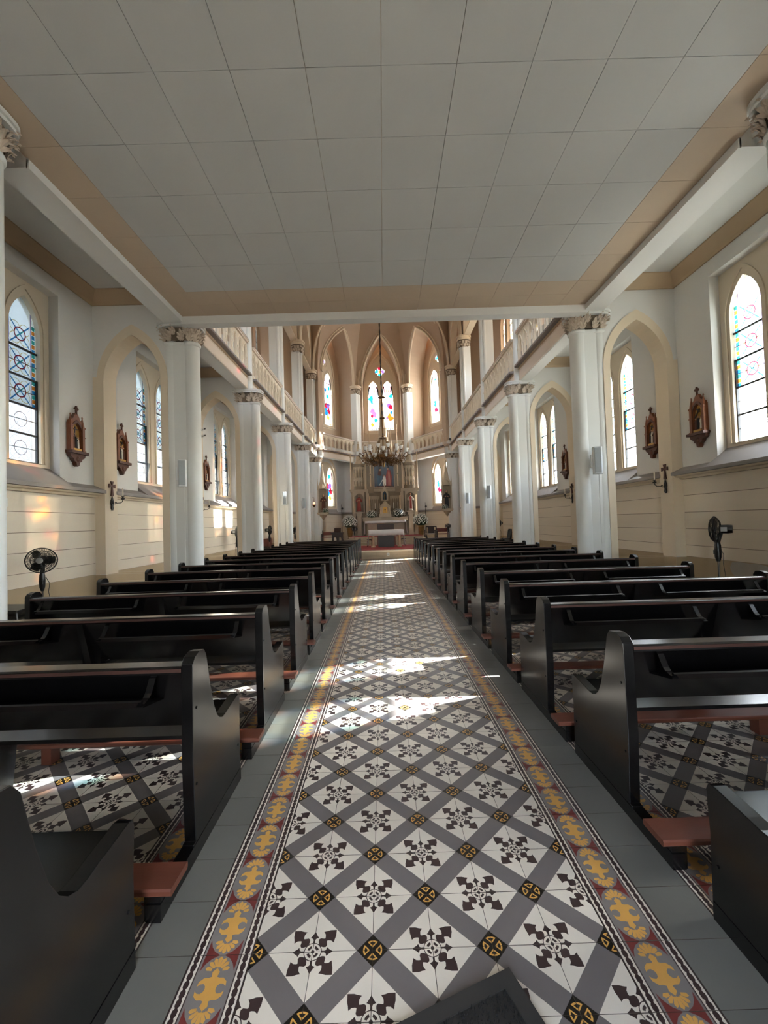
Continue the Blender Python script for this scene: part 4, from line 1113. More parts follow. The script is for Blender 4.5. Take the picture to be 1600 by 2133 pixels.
tag(m.build('pile', 'doormat_pile', r), 'black fuzzy pile', kind='stuff')

# ------------------------------------------------------------------ sanctuary
ZF = .32
st = thing('trim_80', 'raised sanctuary floor with a beige stone riser', 'step', kind='structure')
m = MB(); m.box(-5.2, 5.45, 16.40, 26.6, -.02, ZF - .03); m.build('platform', 'stone_altar_dark', st)
xs_ = [-3.4 + .62 * i for i in range(12)]
for i in range(11):
    for z0, z1 in ((0, .135), (.14, .275)):
        m = MB(); m.box(xs_[i] + .002, xs_[i + 1] - .002, 16.365, 16.40, z0, z1); m.build('riser_slab', 'stone_altar', st)
m = MB(); m.box(-3.45, 3.65, 16.34, 16.8, ZF - .045, ZF - .005); m.build('nosing', 'plaster_cream', st)
m = MB(); m.box(-5.2, 5.45, 16.8, 26.6, ZF - .03, ZF - .004); m.build('sanctuary_floor', 'stone_altar', st)
m = MB(); m.box(-1.35, 1.65, 16.95, 20.2, ZF - .004, ZF + .01); tag(m.build('red_carpet', 'carpet_red'), 'red carpet on the sanctuary floor under the altar table', 'carpet')
r = thing('socket_box', 'small white box on the sanctuary riser', 'socket box', (.15, 16.365, .13))
m = MB(); m.box(-.05, .05, -.05, 0, 0, .10); m.build('housing', 'sign_white', r)
m = MB(); m.box(-.035, .035, -.056, -.05, .02, .08); m.build('cover', 'grey_plastic', r)
# altar table
AX, AY = .11, 18.9
r = thing('altar_table', 'stone altar table on four pale legs in front of the high altar', 'altar', (AX, AY, ZF + .01))
m = MB(); m.box(-.74, .74, -.36, .36, .70, .765); m.build('table_top', 'stone_altar', r)
m = MB(); m.box(-.66, .66, -.30, .30, .62, .70); m.build('apron', 'wood_dark', r)
for a in (-1, 1):
    for b_ in (-1, 1):
        m = MB(); m.lathe([(.10, 0), (.10, .04), (.065, .07), (.06, .56), (.085, .60), (.085, .625)], 10, (a * .60, b_ * .24)); m.build('leg', 'stone_shaft', r, True)
m = MB(); m.box(-.36, .36, -.10, .10, 0, .62); m.build('relief_panel', 'wood_dark', r)
m = MB(); rows = []
nx_ = 40
def cloth(m, x0, x1, y0, y1, zt, df, ds, amp=.018):
    rows = []
    for i in range(25):                                   # top with front drop
        x = x0 + (x1 - x0) * i / 24; w = amp * sin(i * 1.9) * .7
        rows.append([(x, y1, zt), (x, y0 + .01, zt + .002), (x, y0, zt - .01), (x, y0 - .012 - w * .4, zt - df * .5), (x, y0 - .016 - w, zt - df + .006 * sin(i))])
    m.grid(rows)
    for sx, xe in ((-1, x0), (1, x1)):                   # long side falls
        rows = []
        for i in range(13):
            y = y0 + (y1 - y0) * i / 12; w = .03 * sin(i * 2.1)
            rows.append([(xe, y, zt), (xe + sx * .012, y, zt - .02), (xe + sx * (.02 + w * .3), y, zt - ds * .5), (xe + sx * (.035 + w), y + .01 * sin(i * 3), zt - ds + .02 * cos(i))])
        m.grid(rows)
m = MB(); cloth(m, -.79, .79, -.40, .40, .772, .25, .68)
o = m.build('altar_cloth', 'linen', None, True, (AX, AY, ZF + .01)); tag(o, 'white altar cloth hanging to the floor at both ends of the altar table', 'altar cloth')
sd = o.modifiers.new('thick', 'SOLIDIFY'); sd.thickness = .004
# red presider bench behind the table
r = thing('presider_bench', 'dark red wooden bench seen under the altar table', 'bench', (.12, 20.25, ZF))
m = MB(); m.box(-.42, .42, -.2, .2, .36, .42); m.build('seat', 'wood_red', r)
for z in (.15, .55, .68): m = MB(); m.box(-.42, .42, .16, .2, z, z + .05); m.build('rail', 'wood_red', r)
for a in (-1, 1):
    for b_ in (-1, 1): m = MB(); m.box(a * .42 - .03, a * .42 + .03, b_ * .18 - .03, b_ * .18 + .03, 0, .72 if b_ > 0 else .4); m.build('leg', 'wood_red', r)
for sx, lab in ((-1, 'left'), (1, 'right')):
    r = thing('hoop_stool', 'small dark hooped stool at the %s leg of the altar table' % lab, 'stool', (AX + sx * .78, 19.35, ZF + .01))
    m = MB(); m.lathe([(.12, .30), (.13, .32), (.12, .34)], 12); m.build('seat', 'wood_dark', r, True)
    for a in (-.1, .1): m = MB(); m.tube([(-.1, a, 0), (-.1, a, .25), (-.06, a, .31), (.06, a, .31), (.1, a, .25), (.1, a, 0)], .013, 6); m.build('leg', 'wood_red', r, True)
# high altar
HX = .12; HY = 23.95
r = thing('high_altar', 'tall carved stone high altar with towers, niches and a dark painting', 'high altar', (HX, HY, ZF)); HA = r
def hz(z): return z - ZF
m = MB()
for i, (w, y0, z1) in enumerate(((2.2, -3.0, .45), (2.05, -2.65, .58), (1.95, -2.3, .70))):
    for k in range(6):
        p = MB(); p.box(-w + 2 * w * k / 6 + .004, -w + 2 * w * (k + 1) / 6 - .004, y0, 1.3, hz(ZF) if i == 0 else hz((.45, .58)[i - 1]), hz(z1)); p.build('step_slab', 'stone_altar', r)
m = MB(); m.box(-.42, .42, -3.02, .0, hz(.452), hz(.462)); m.box(-.42, .42, -2.66, 0, hz(.582), hz(.592)); m.box(-1.9, 1.9, -2.28, -.7, hz(.70), hz(.712)); m.build('stair_carpet', 'carpet_red', r)
m = MB(); m.box(-1.0, 1.0, -1.0, .2, hz(.70), hz(1.44)); m.box(-1.07, 1.07, -1.06, .2, hz(.70), hz(.80)); m.build('altar_block', 'stone_altar', r)
m = MB(); m.box(-1.12, 1.12, -1.14, .2, hz(1.44), hz(1.53)); m.build('mensa', 'stone_altar', r)
m = MB(); m.box(-.46, .46, -1.03, -1.0, hz(.95), hz(1.35)); m.build('front_relief', 'marble_brown', r)
for sx in (-1, 1):
    m = MB(); m.plate([(-.24, .95), (.24, .95), (.24, 1.38), (-.24, 1.38)], [lancet(0, .13, .97, 1.15, 1.27)], lambda u, v, w, sx=sx: (sx * .73 + u, -1.0 - w, hz(v)), 0, .05); m.build('front_panel', 'stone_altar', r)
m = MB(); m.box(-1.25, 1.25, -.7, .2, hz(1.53), hz(1.72)); m.box(-1.28, 1.28, -.72, .2, hz(1.70), hz(1.74)); m.build('gradine', 'stone_altar', r)
m = MB(); m.box(-.33, .33, -.85, .1, hz(1.74), hz(1.92)); m.build('tabernacle_base', 'stone_altar', r)
m = MB(); m.plate([(-.29, 1.92), (.29, 1.92), (.29, 2.28), (.36, 2.28), (0, 2.66), (-.36, 2.28), (-.29, 2.28)], [lancet(0, .13, 1.96, 2.2, 2.3)], lambda u, v, w: (u, -.75 - w, hz(v)), -.3, .06); m.build('tabernacle', 'stone_altar', r)
for sx in (-1, 1):
    for q in (.19, .27): m = MB(); m.lathe([(.03, hz(1.92)), (.02, hz(1.95)), (.018, hz(2.2)), (.03, hz(2.25)), (.03, hz(2.28))], 8, (sx * q, -.83)); m.build('colonnette', 'stone_shaft', r, True)
m = MB(); m.prism(lancet(0, .125, 1.96, 2.2, 2.3), lambda u, v, w: (u, -.72 - w, hz(v)), 0, .03); d_ = m.build('tabernacle_door', 'gilt', r)
m = MB(); m.lathe([(.025, 0), (.008, .03), (.008, .08), (.035, .13), (.036, .17)], 10, (0, 0)); m.build('chalice_relief', 'brass', d_, True, (0, -.76, hz(2.02)))
# exposition niche with crucifix
m = MB(); m.plate([(-.20, 2.66), (.20, 2.66), (.20, 3.12), (0, 3.50), (-.20, 3.12)], [lancet(0, .11, 2.72, 3.02, 3.2)], lambda u, v, w: (u, -.45 - w, hz(v)), 0, .22); m.build('niche', 'stone_altar', r)
m = MB(); m.box(-.14, .14, -.47, -.44, hz(2.68), hz(3.2)); m.build('niche_back', 'robe_blue', r)
m = MB(); m.lathe([(.0, hz(3.46)), (.03, hz(3.50)), (.012, hz(3.56)), (.03, hz(3.60)), (0, hz(3.66))], 8, (0, -.56)); m.build('finial', 'stone_altar', r, True)
m = MB(); m.box(-.012, .012, -.55, -.53, hz(2.74), hz(3.02)); m.box(-.06, .06, -.55, -.53, hz(2.92), hz(2.94)); m.ball((0, -.565, hz(2.96)), .018, 8, 5); m.build('crucifix', 'gilt', r)
# body of the retable
m = MB(); m.box(-1.88, 1.88, -.30, .35, hz(.70), hz(3.2)); m.build('retable_body', 'stone_altar_dark', r)
m = MB(); m.box(-1.95, 1.95, -.42, .38, hz(3.2), hz(3.32)); m.box(-1.99, 1.99, -.46, .38, hz(3.30), hz(3.35)); m.build('cornice', 'stone_altar', r)
m = MB(); m.box(-1.0, 1.0, -.25, .35, hz(3.3), hz(5.15)); m.build('upper_body', 'stone_altar_dark', r)
for i in range(-7, 8):
    x = .115 * i
    if abs(x) < .24: continue
    m = MB(); m.plate([(x - .055, 2.0), (x + .055, 2.0), (x + .055, 2.95), (x - .055, 2.95)], [lancet(x, .036, 2.05, 2.7, 2.8, 4)], lambda u, v, w: (u, -.30 - w, hz(v)), 0, .03); m.build('tracery_panel', 'stone_altar', r)
for sx in (-1, 1):
    m = MB(); m.box(sx * .77 - .16, sx * .77 + .16, -.5, -.2, hz(3.12), hz(3.42)); m.box(sx * .77 - .14, sx * .77 + .14, -.45, -.2, hz(3.42), hz(5.05)); m.box(sx * .77 - .17, sx * .77 + .17, -.5, -.2, hz(4.95), hz(5.08)); m.build('pilaster', 'stone_altar_dark', r)
    for z0, z1 in ((3.5, 4.15), (4.22, 4.85)): m = MB(); m.lathe([(.05, hz(z0)), (.035, hz(z0 + .04)), (.035, hz(z1 - .05)), (.05, hz(z1))], 10, (sx * .77, -.48)); m.build('colonnette', 'stone_shaft', r, True)
    for q, z in ((.98, 2.9), (1.75, 2.9)): m = MB(); m.box(sx * q - .09, sx * q + .09, -.42, -.25, hz(.70), hz(3.2)); m.build('buttress', 'stone_altar', r)
    m = MB(); m.lathe([(.05, hz(2.0)), (.04, hz(2.05)), (.04, hz(2.9)), (.055, hz(2.95))], 10, (sx * 1.75, -.46)); m.build('colonnette', 'stone_shaft', r, True)
    m = MB(); m.lathe([(.05, hz(2.0)), (.04, hz(2.05)), (.04, hz(2.9)), (.055, hz(2.95))], 10, (sx * .86, -.46)); m.build('colonnette', 'stone_shaft', r, True)
    # statue niche and pedestal
    m = MB(); m.plate([(-.30, 2.0), (.30, 2.0), (.30, 3.2), (-.30, 3.2)], [lancet(0, .24, 2.06, 2.85, 3.12)], lambda u, v, w, sx=sx: (sx * 1.45 + u, -.30 - w, hz(v)), 0, .10); m.build('niche_frame', 'stone_altar', r)
    m = MB(); m.box(sx * 1.46 - .15, sx * 1.46 + .15, -.62, -.3, hz(.70), hz(.86)); m.box(sx * 1.46 - .12, sx * 1.46 + .12, -.60, -.3, hz(.86), hz(1.86)); m.box(sx * 1.46 - .17, sx * 1.46 + .17, -.66, -.3, hz(1.86), hz(1.93)); m.box(sx * 1.46 - .2, sx * 1.46 + .2, -.70, -.3, hz(1.99), hz(2.06)); m.box(sx * 1.46 - .15, sx * 1.46 + .15, -.64, -.3, hz(1.93), hz(1.99)); m.build('pedestal', 'stone_altar', r)
    # tower
    m = MB(); m.prism(stadium(.30, .24, 12, 2.2), lambda u, v, w, sx=sx: (sx * 1.44 + u, -.15 + v, w), hz(3.35), hz(3.62)); m.prism(stadium(.25, .20, 12, 2.2), lambda u, v, w, sx=sx: (sx * 1.44 + u, -.15 + v, w), hz(3.62), hz(4.75))
    m.prism(stadium(.33, .27, 12, 2.2), lambda u, v, w, sx=sx: (sx * 1.44 + u, -.15 + v, w), hz(4.70), hz(4.82)); tw = m.build('tower', 'stone_altar_dark', r)
    for a in range(5):
        an = radians(-160 + 35 * a); cx_, cy_ = sx * 1.44 + .29 * cos(an), -.15 + .24 * sin(an)
        m = MB(); m.lathe([(.035, hz(3.55)), (.028, hz(3.62)), (.028, hz(3.88)), (.038, hz(3.92)), (.022, hz(3.96)), (.022, hz(4.5)), (.035, hz(4.56)), (.035, hz(4.62))], 8, (cx_, cy_)); m.build('colonnette', 'stone_shaft', tw, True)
    for k in range(4):
        an = radians(-160 + 17.5 + 35 * k); m = MB(); e = an + pi / 2
        for z0, z1, zt in ((3.72, 3.86, 4.02), (4.42, 4.54, 4.66)):
            m.plate([(-.085, z0), (.085, z0), (.085, zt), (-.085, zt)], [lancet(0, .05, z0 - .1, z0 + .02, z1)], lambda u, v, w, an=an, e=e, sx=sx: (sx * 1.44 + (.29 + w) * cos(an) + u * cos(e), -.15 + (.24 + w) * sin(an) + u * sin(e), hz(v)), -.01, .02)
        m.build('canopy_arch', 'stone_altar', tw)
    m = MB(); m.lathe([(.26, hz(4.82)), (.20, hz(4.95)), (.17, hz(5.0)), (.12, hz(5.4)), (.085, hz(5.7)), (.05, hz(5.95)), (.07, hz(5.98)), (.02, hz(6.02)), (.03, hz(6.1)), (0, hz(6.16))], 8, (sx * 1.44, -.15)); m.build('spire', 'stone_altar', tw, True)
    for q in (1.05, 1.90):
        m = MB(); m.lathe([(.045, hz(3.35)), (.04, hz(3.6)), (.032, hz(4.6)), (.022, hz(5.2)), (.04, hz(5.23)), (0, hz(5.5))], 6, (sx * q, -.28)); m.build('pinnacle', 'stone_shaft', r)
for x, z0, z1 in ((-.32, 5.1, 6.75), (-.16, 5.1, 6.5), (.30, 5.1, 6.9), (.46, 5.1, 6.85), (.80, 5.1, 7.1), (-.80, 5.1, 7.0)):
    m = MB(); m.lathe([(.05, hz(z0)), (.045, hz(z0 + .6)), (.022, hz(z0 + .9)), (.018, hz(z1 - .1)), (.03, hz(z1 - .08)), (0, hz(z1))], 6, (x, -.12)); m.build('pinnacle', 'stone_shaft', r)
m = MB(); m.box(-1.0, 1.0, -.3, .35, hz(5.08), hz(5.2)); m.box(-.34, .34, -.2, .3, hz(5.2), hz(6.1)); m.build('crowning_block', 'stone_altar_dark', r)
m = MB(); m.plate([(-.62, 5.2), (.62, 5.2), (0, 6.4)], [lancet(0, .2, 5.3, 5.55, 5.8)], lambda u, v, w: (u, -.28 - w, hz(v)), 0, .1); m.build('gable', 'stone_altar', r)
m = MB(); m.lathe([(.30, hz(6.0)), (.28, hz(6.3)), (.30, hz(6.35)), (.24, hz(6.4)), (.24, hz(6.85)), (.27, hz(6.9)), (.20, hz(6.95)), (.13, hz(7.6)), (.07, hz(8.35)), (.10, hz(8.4)), (.03, hz(8.45)), (.05, hz(8.55)), (0, hz(8.65))], 8, (0, .02)); m.build('central_spire', 'stone_altar', r, True)
# painting with its frame
m = MB(); m.plate([(-.62, 3.40), (.62, 3.40), (.62, 4.98), (-.62, 4.98)], [[(-.56, 3.46), (.56, 3.46), (.56, 4.92), (-.56, 4.92)]], lambda u, v, w: (u, -.25 - w, hz(v)), 0, .06); pf = m.build('painting_frame', 'stone_altar', r)
PT = ['paint_dark', 'robe_blue', 'paint_orange', 'robe_red', 'skin', 'robe_white', 'robe_brown', 'gilt', 'hair_brown']
L = [([(-.38, 3.52), (-.12, 3.5), (-.10, 4.0), (-.16, 4.34), (-.30, 4.4), (-.38, 4.1)], 1), ([(-.36, 4.15), (-.16, 4.1), (-.15, 4.36), (-.30, 4.42)], 6), (circle(-.22, 4.47, .075, 12), 4), (circle(-.23, 4.51, .075, 12), 8), (circle(-.20, 4.455, .055, 12), 4),
     ([(.12, 3.5), (.42, 3.52), (.44, 4.1), (.36, 4.42), (.18, 4.42), (.10, 4.05)], 3), ([(.22, 3.5), (.40, 3.5), (.33, 4.3), (.22, 4.3)], 2), (circle(.24, 4.52, .075, 12), 8), (circle(.225, 4.50, .055, 12), 4),
     ([(-.07, 3.55), (.10, 3.55), (.11, 3.9), (.07, 4.08), (-.04, 4.08), (-.09, 3.9)], 5), (circle(.015, 4.14, .06, 12), 4), (circle(.015, 4.175, .05, 12), 8), ([(-.30, 3.56), (-.26, 3.56), (-.08, 3.86), (-.11, 3.88)], 5),
     ([(-.05, 4.62), (.06, 4.62), (.08, 4.86), (-.07, 4.86)], 7), ([(-.5, 3.46), (.5, 3.46), (.5, 3.53), (-.5, 3.53)], 6)]
m = MB(); m.inlay([(-.56, 3.46), (.56, 3.46), (.56, 4.92), (-.56, 4.92)], L, lambda u, v, w: (u, -.262, hz(v)), 0); m.build('painted_canvas', PT, pf)

def make_statue(name, label, loc, rz, h, robe, inner, hair, cat='statue', extra=None, pose=0):
    r = thing(name, label, cat, loc, rz); k = h
    m = MB(); m.lathe([(.15 * k, 0), (.15 * k, .03 * k), (.135 * k, .04 * k)], 12); m.build('base', 'stone_altar_dark', r)
    m = MB(); rows = []
    prof = [(.04, .125, .105), (.12, .118, .10), (.30, .105, .085), (.48, .098, .078), (.58, .088, .07), (.68, .105, .07), (.76, .115, .068), (.805, .085, .06), (.83, .042, .042), (.86, .034, .036)]
    n = 20
    for z, rx, ry in prof:
        f = max(0, .55 - z) * .16; rows.append([((rx + rx * f * cos(5 * a + 1)) * k * cos(a), (ry + ry * f * cos(7 * a)) * k * sin(a), z * k) for a in [2 * pi * i / n for i in range(n)]])
    m.grid(rows, close_u=True); m.face(rows[0][::-1]); m.face(rows[-1]); m.build('robe', robe, r, True)
    m = MB(); rows = []
    for z, rx, ry in prof[1:-2]: rows.append([((rx + .006) * k * cos(a), (ry + .008) * k * sin(a), z * k) for a in [radians(-90 + t) for t in (-34, -20, 0, 20, 34)]])
    m.grid(rows); m.build('tunic', inner, r, True)
    m = MB(); m.lathe([(.034 * k, .84 * k), (.036 * k, .87 * k)], 10); m.ball((0, -.008 * k, .925 * k), (.046 * k, .055 * k, .068 * k), 12, 9); m.ball((0, -.064 * k, .915 * k), (.009 * k, .012 * k, .014 * k), 6, 4)
    for sx in (-1, 1): m.ball((sx * .02 * k, -.056 * k, .935 * k), .006 * k, 6, 4)
    hd = m.build('head', 'skin', r, True)
    m = MB(); rows = []
    for z, rr, o in ((.995, .012, .012), (.98, .045, .010), (.95, .058, .012), (.91, .06, .016), (.86, .064, .02), (.81, .055, .03)): rows.append([(rr * k * cos(a), o * k + rr * k * sin(a), z * k) for a in [radians(-20 + 220 * i / 10) for i in range(11)]])
    m.grid(rows); m.build('hair', hair, r, True)
    for sx in (-1, 1):
        sh = Vector((sx * .105, 0, .76)); el = Vector((sx * .15, -.03, .60)); ha = Vector((sx * (.04 if pose == 0 else (.13 if sx > 0 else .05)), -.13, .66 if pose == 0 else (.72 if sx > 0 else .60)))
        m = MB(); m.tube([sh * k, (sh * .5 + el * .5 + Vector((sx * .012, 0, 0))) * k, el * k, (el * .45 + ha * .55) * k], [.040 * k, .040 * k, .038 * k, .042 * k], 8); m.build('sleeve', robe, r, True)
        m = MB(); m.tube([(el * .45 + ha * .55) * k, ha * k], [.018 * k, .016 * k], 8); m.ball(ha * k, (.018 * k, .026 * k, .022 * k), 8, 5)
        for q in range(4): m.tube([ha * k + Vector(((q - 1.5) * .009 * k, -.015 * k, .008 * k)), ha * k + Vector(((q - 1.5) * .010 * k, -.03 * k, .026 * k))], .0055 * k, 5)
        m.build('hand', 'skin', r, True)
    return r
make_statue('saint_statue', 'red robed statue with a veil on the left pedestal of the high altar', (HX - 1.46, HY - .50, 2.06), 0, .98, 'robe_red', 'robe_red', 'hair_brown')
make_statue('saint_statue', 'statue in white and red robe on the right pedestal of the high altar', (HX + 1.46, HY - .50, 2.06), 0, 1.0, 'robe_white', 'robe_red', 'hair_brown', pose=1)
make_statue('saint_statue', 'brown habited friar statue in the left wall shrine', (-3.10, 21.72, 2.05), radians(10), .96, 'robe_brown', 'robe_brown', 'hair_brown')
make_statue('saint_statue', 'black habited statue in the right wall shrine', (3.36, 21.72, 2.05), radians(-10), .98, 'robe_black', 'robe_black', 'hair_brown')
for s in (-1, 1):
    x0 = -3.14 if s < 0 else 3.38
    r = thing('saint_shrine', 'stone bracket shrine with pointed canopy on the %s sanctuary column' % SIDE[s], 'shrine', (x0, 21.80, 0))
    m = MB(); m.box(-.28, .28, -.30, .22, 1.98, 2.05); m.box(-.25, .25, -.27, .2, 1.93, 1.98); m.build('shelf', 'stone_altar', r)
    m = MB(); m.lathe([(.02, 1.66), (.06, 1.70), (.09, 1.78), (.17, 1.86), (.20, 1.93)], 12); m.build('corbel', 'stone_altar', r, True)
    for sx in (-1, 1):
        m = MB(); m.lathe([(.03, 2.05), (.02, 2.1), (.02, 3.22), (.035, 3.26), (.035, 3.3)], 8, (sx * .23, -.16)); m.build('colonnette', 'stone_altar', r, True)
        m = MB(); m.lathe([(.035, 3.3), (.03, 3.5), (.0, 3.85)], 6, (sx * .23, -.16)); m.build('pinnacle', 'stone_altar', r)
    m = MB(); m.plate([(-.25, 3.28), (.25, 3.28), (0, 3.9)], [lancet(0, .15, 3.2, 3.34, 3.56)], lambda u, v, w: (u, -.2 - w, v), 0, .05); m.build('gable', 'stone_altar', r)
    m = MB(); m.lathe([(.20, 3.3), (.16, 3.5), (.08, 4.1), (.03, 4.5), (.05, 4.53), (0, 4.62)], 8, (0, .02)); m.build('canopy_spire', 'stone_altar', r)
    m = MB(); m.box(-.25, .25, .14, .20, 2.05, 3.3); m.build('back_slab', 'stone_altar_dark', r)

def bouquet(label, loc, R, n=90, grp=None, flat=.85):
    r = thing('flower_arrangement', label, 'flowers', loc, 0, grp); rnd = random.Random(int(loc[0] * 100))
    g = MB(); p = MB()
    for i in range(n):
        a = i * 2.399963; z = 1 - 1.45 * (i + .5) / n; q = sqrt(max(0, 1 - z * z)); rr = R * rnd.uniform(.86, 1.06)
        c = (rr * q * cos(a), rr * q * sin(a), rr * z * flat + R * .45)
        k = R * rnd.uniform(.10, .15); d = Vector((q * cos(a), q * sin(a), z))
        t1 = d.cross(Vector((0, 0, 1))) if abs(d.z) < .95 else Vector((1, 0, 0)); t1.normalize(); t2 = d.cross(t1)
        for j in range(6):
            an = j * pi / 3 + rnd.random(); e = t1 * cos(an) + t2 * sin(an); f = t1 * -sin(an) + t2 * cos(an); C = Vector(c)
            p.face([C, C + e * k * .6 + f * k * .35 + d * k * .3, C + e * k + d * k * .45, C + e * k * .6 - f * k * .35 + d * k * .3])
        for j in range(2):
            an = rnd.uniform(0, 6.28); e = t1 * cos(an) + t2 * sin(an); C = Vector(c) - d * k * .6; f = t1 * -sin(an) + t2 * cos(an)
            g.face([C, C + e * k * .8 + f * k * .4, C + e * k * 1.9 + d * k * .2, C + e * k * .8 - f * k * .4])
    g.ball((0, 0, R * .4), (R * .82, R * .82, R * .72), 12, 8)
    tag(p.build('blossoms', 'petal', r), 'white blossoms', kind='stuff'); tag(g.build('foliage', 'leaf_green', r), 'dark green leaves', kind='stuff')
    return r
for s, x in ((-1, -1.84), (1, 2.06)):
    u = thing('flower_urn', 'tall bronze urn holding white flowers on the %s of the sanctuary' % SIDE[s], 'urn', (x, 22.75, ZF))
    m = MB(); m.lathe([(.12, 0), (.12, .03), (.05, .06), (.04, .12), (.09, .2), (.13, .45), (.17, .8), (.19, .93), (.175, .93), (.15, .8)], 16); m.build('vase', 'urn_bronze', u, True)
    m = MB()
    for z in (.3, .55, .78): m.tube([((.105 + .08 * z) * cos(2 * pi * i / 16), (.105 + .08 * z) * sin(2 * pi * i / 16), z) for i in range(16)], .012, 6, closed=True)
    m.build('ring_moulding', 'brass', u)
    bouquet('round dome of white flowers on the %s bronze urn' % SIDE[s], (x, 22.75, ZF + .98), .42, 120, 'sanctuary flowers')
    bouquet('white flowers on the %s end of the high altar' % SIDE[s], (HX + s * .76, HY - .55, 1.76), .36 if s > 0 else .32, 90, 'sanctuary flowers', .75)
    bouquet('small white flowers at the feet of the statue in the %s shrine' % SIDE[s], ((-3.0 if s < 0 else 3.22), 21.60, 2.06), .17, 45, 'sanctuary flowers', .8)
for i, x in enumerate((-.95, -.55, -.30, .50, .74, 1.05)):
    r = thing('candlestick', 'tall white candle on the high altar, %s from the left' % ORD[i], 'candlestick', (HX + x, HY - .38, 1.74), 0, 'altar candles')
    m = MB(); m.lathe([(.06, 0), (.055, .02), (.02, .05), (.015, .18), (.035, .2), (.015, .23), (.015, .42), (.04, .45), (.04, .47)], 10); m.build('stick', 'brass', r, True)
    m = MB(); m.lathe([(.022, .47), (.022, .80), (.004, .82)], 8); m.build('candle', 'candle_wax', r, True)
m = MB(); cloth(m, -1.13, 1.13, -1.16, -.72, 1.536, .13, .72, .012)
o = m.build('altar_cloth', 'linen', None, True, (HX, HY, 0)); tag(o, 'white cloth over the high altar with long falls at the ends', 'altar cloth'); sd = o.modifiers.new('thick', 'SOLIDIFY'); sd.thickness = .004
for x, y, lab in ((-2.22, 22.3, 'left'), (2.35, 22.9, 'right')):
    r = thing('processional_pole', 'thin dark processional pole standing by the %s flower urn' % lab, 'pole', (x, y, ZF))
    m = MB(); m.lathe([(.12, 0), (.10, .06), (.04, .3), (.02, .5)], 10); m.build('foot', 'wood_dark', r, True)
    m = MB(); m.tube([(0, 0, .4), (0, 0, 1.85)], .014, 6); m.build('staff', 'wood_dark', r)
    m = MB(); m.ball((.03, 0, 1.93), (.06, .03, .06), 8, 5); m.box(-.01, .01, -.01, .01, 1.85, 2.15); m.build('finial', 'iron', r)
# seats, lectern
def bench(label, loc, rz, w, mt, h=.95):
    r = thing('side_bench', label, 'bench', loc, rz)
    m = MB(); m.box(-w / 2, w / 2, -.22, .22, .40, .44); m.build('seat', mt, r)
    m = MB(); m.box(-w / 2, w / 2, .19, .22, .52, h - .08); m.build('backrest', mt, r)
    for sx in (-1, 1):
        m = MB(); m.prism([(-.22, 0), (.24, 0), (.24, h), (.17, h), (.15, .62), (-.22, .60)], lambda u, v, q: (q, u, v), sx * w / 2 - .025, sx * w / 2 + .025); m.build('end_panel', 'wood_dark', r)
    return r
bench('reddish wooden bench with dark ends at the left of the sanctuary', (-2.85, 22.15, ZF), 0, .85, 'wood_red', .78)
bench('reddish wooden bench at the right of the sanctuary beside a fan', (3.15, 22.2, ZF), 0, .62, 'wood_red', .80)
bench('reddish brown bench against the left aisle wall behind a fan', (-4.85, 17.9, 0), pi / 2, 1.9, 'wood_red', .98)
r = thing('armchair', 'dark upholstered armchair at the right of the sanctuary', 'chair', (2.52, 22.3, ZF), radians(-15))
m = MB(); m.box(-.27, .27, -.27, .25, .40, .46); m.build('seat', 'upholstery', r)
m = MB(); m.prism([(-.15, .44), (.15, .44), (.17, .80), (.12, .84), (-.12, .84), (-.17, .80)], lambda u, v, w: (u, w, v), .20, .25); m.build('backrest', 'wood_dark', r)
for sx in (-1, 1):
    m = MB(); m.box(sx * .27 - .025, sx * .27 + .025, .2, .26, 0, .80); m.build('back_post', 'wood_dark', r)
    m = MB(); m.box(sx * .27 - .022, sx * .27 + .022, -.26, -.21, 0, .62); m.build('leg', 'wood_dark', r)
    m = MB(); m.box(sx * .27 - .03, sx * .27 + .03, -.28, .22, .60, .64); m.build('armrest', 'wood_dark', r)
m = MB(); m.box(-.29, .29, .2, .26, .78, .84); m.build('top_rail', 'wood_dark', r)
r = thing('lectern', 'low dark lectern with pointed arches at the left of the sanctuary', 'lectern', (-2.40, 21.6, ZF))
for y in (-.18, .15):
    m = MB(); m.plate([(-.27, 0), (.27, 0), (.27, .62), (-.27, .62)], [lancet(-.13, .085, .06, .32, .46), lancet(.13, .085, .06, .32, .46)], lambda u, v, w, y=y: (u, y + w, v), 0, .03); m.build('arcade_panel', 'wood_dark', r)
m = MB(); m.box(-.33, .33, -.22, .22, .62, .67); m.build('table_top', 'wood_dark', r)
m = MB(); m.prism([(-.12, .67), (.14, .67), (.14, .90), (.10, .90)], lambda u, v, w: (w, u, v), -.17, .17); m.build('book_rest', 'wood_dark', r)
r = thing('sanctuary_lamp', 'small reddish hanging lamp on the left sanctuary column', 'lamp', (-3.60, 21.75, 2.35))
m = MB(); m.tube([(-.08, .25, .50), (-.08, 0, .50), (0, 0, .50), (0, 0, .46)], .012, 6); m.build('wall_arm', 'brass', r, True)
for a in range(3): m = MB(); m.tube([(0, 0, .46), (.08 * cos(a * 2.1), .08 * sin(a * 2.1), .14)], .004, 4); m.build('chain', 'brass', r)
m = MB(); m.lathe([(.0, -.02), (.04, .02), (.10, .10), (.11, .12), (.06, .14)], 12); m.build('bowl', 'brass', r, True)
m = MB(); m.lathe([(.045, .12), (.055, .20), (.045, .26)], 10); m.build('glass_cup', 'lamp_red', r, True)

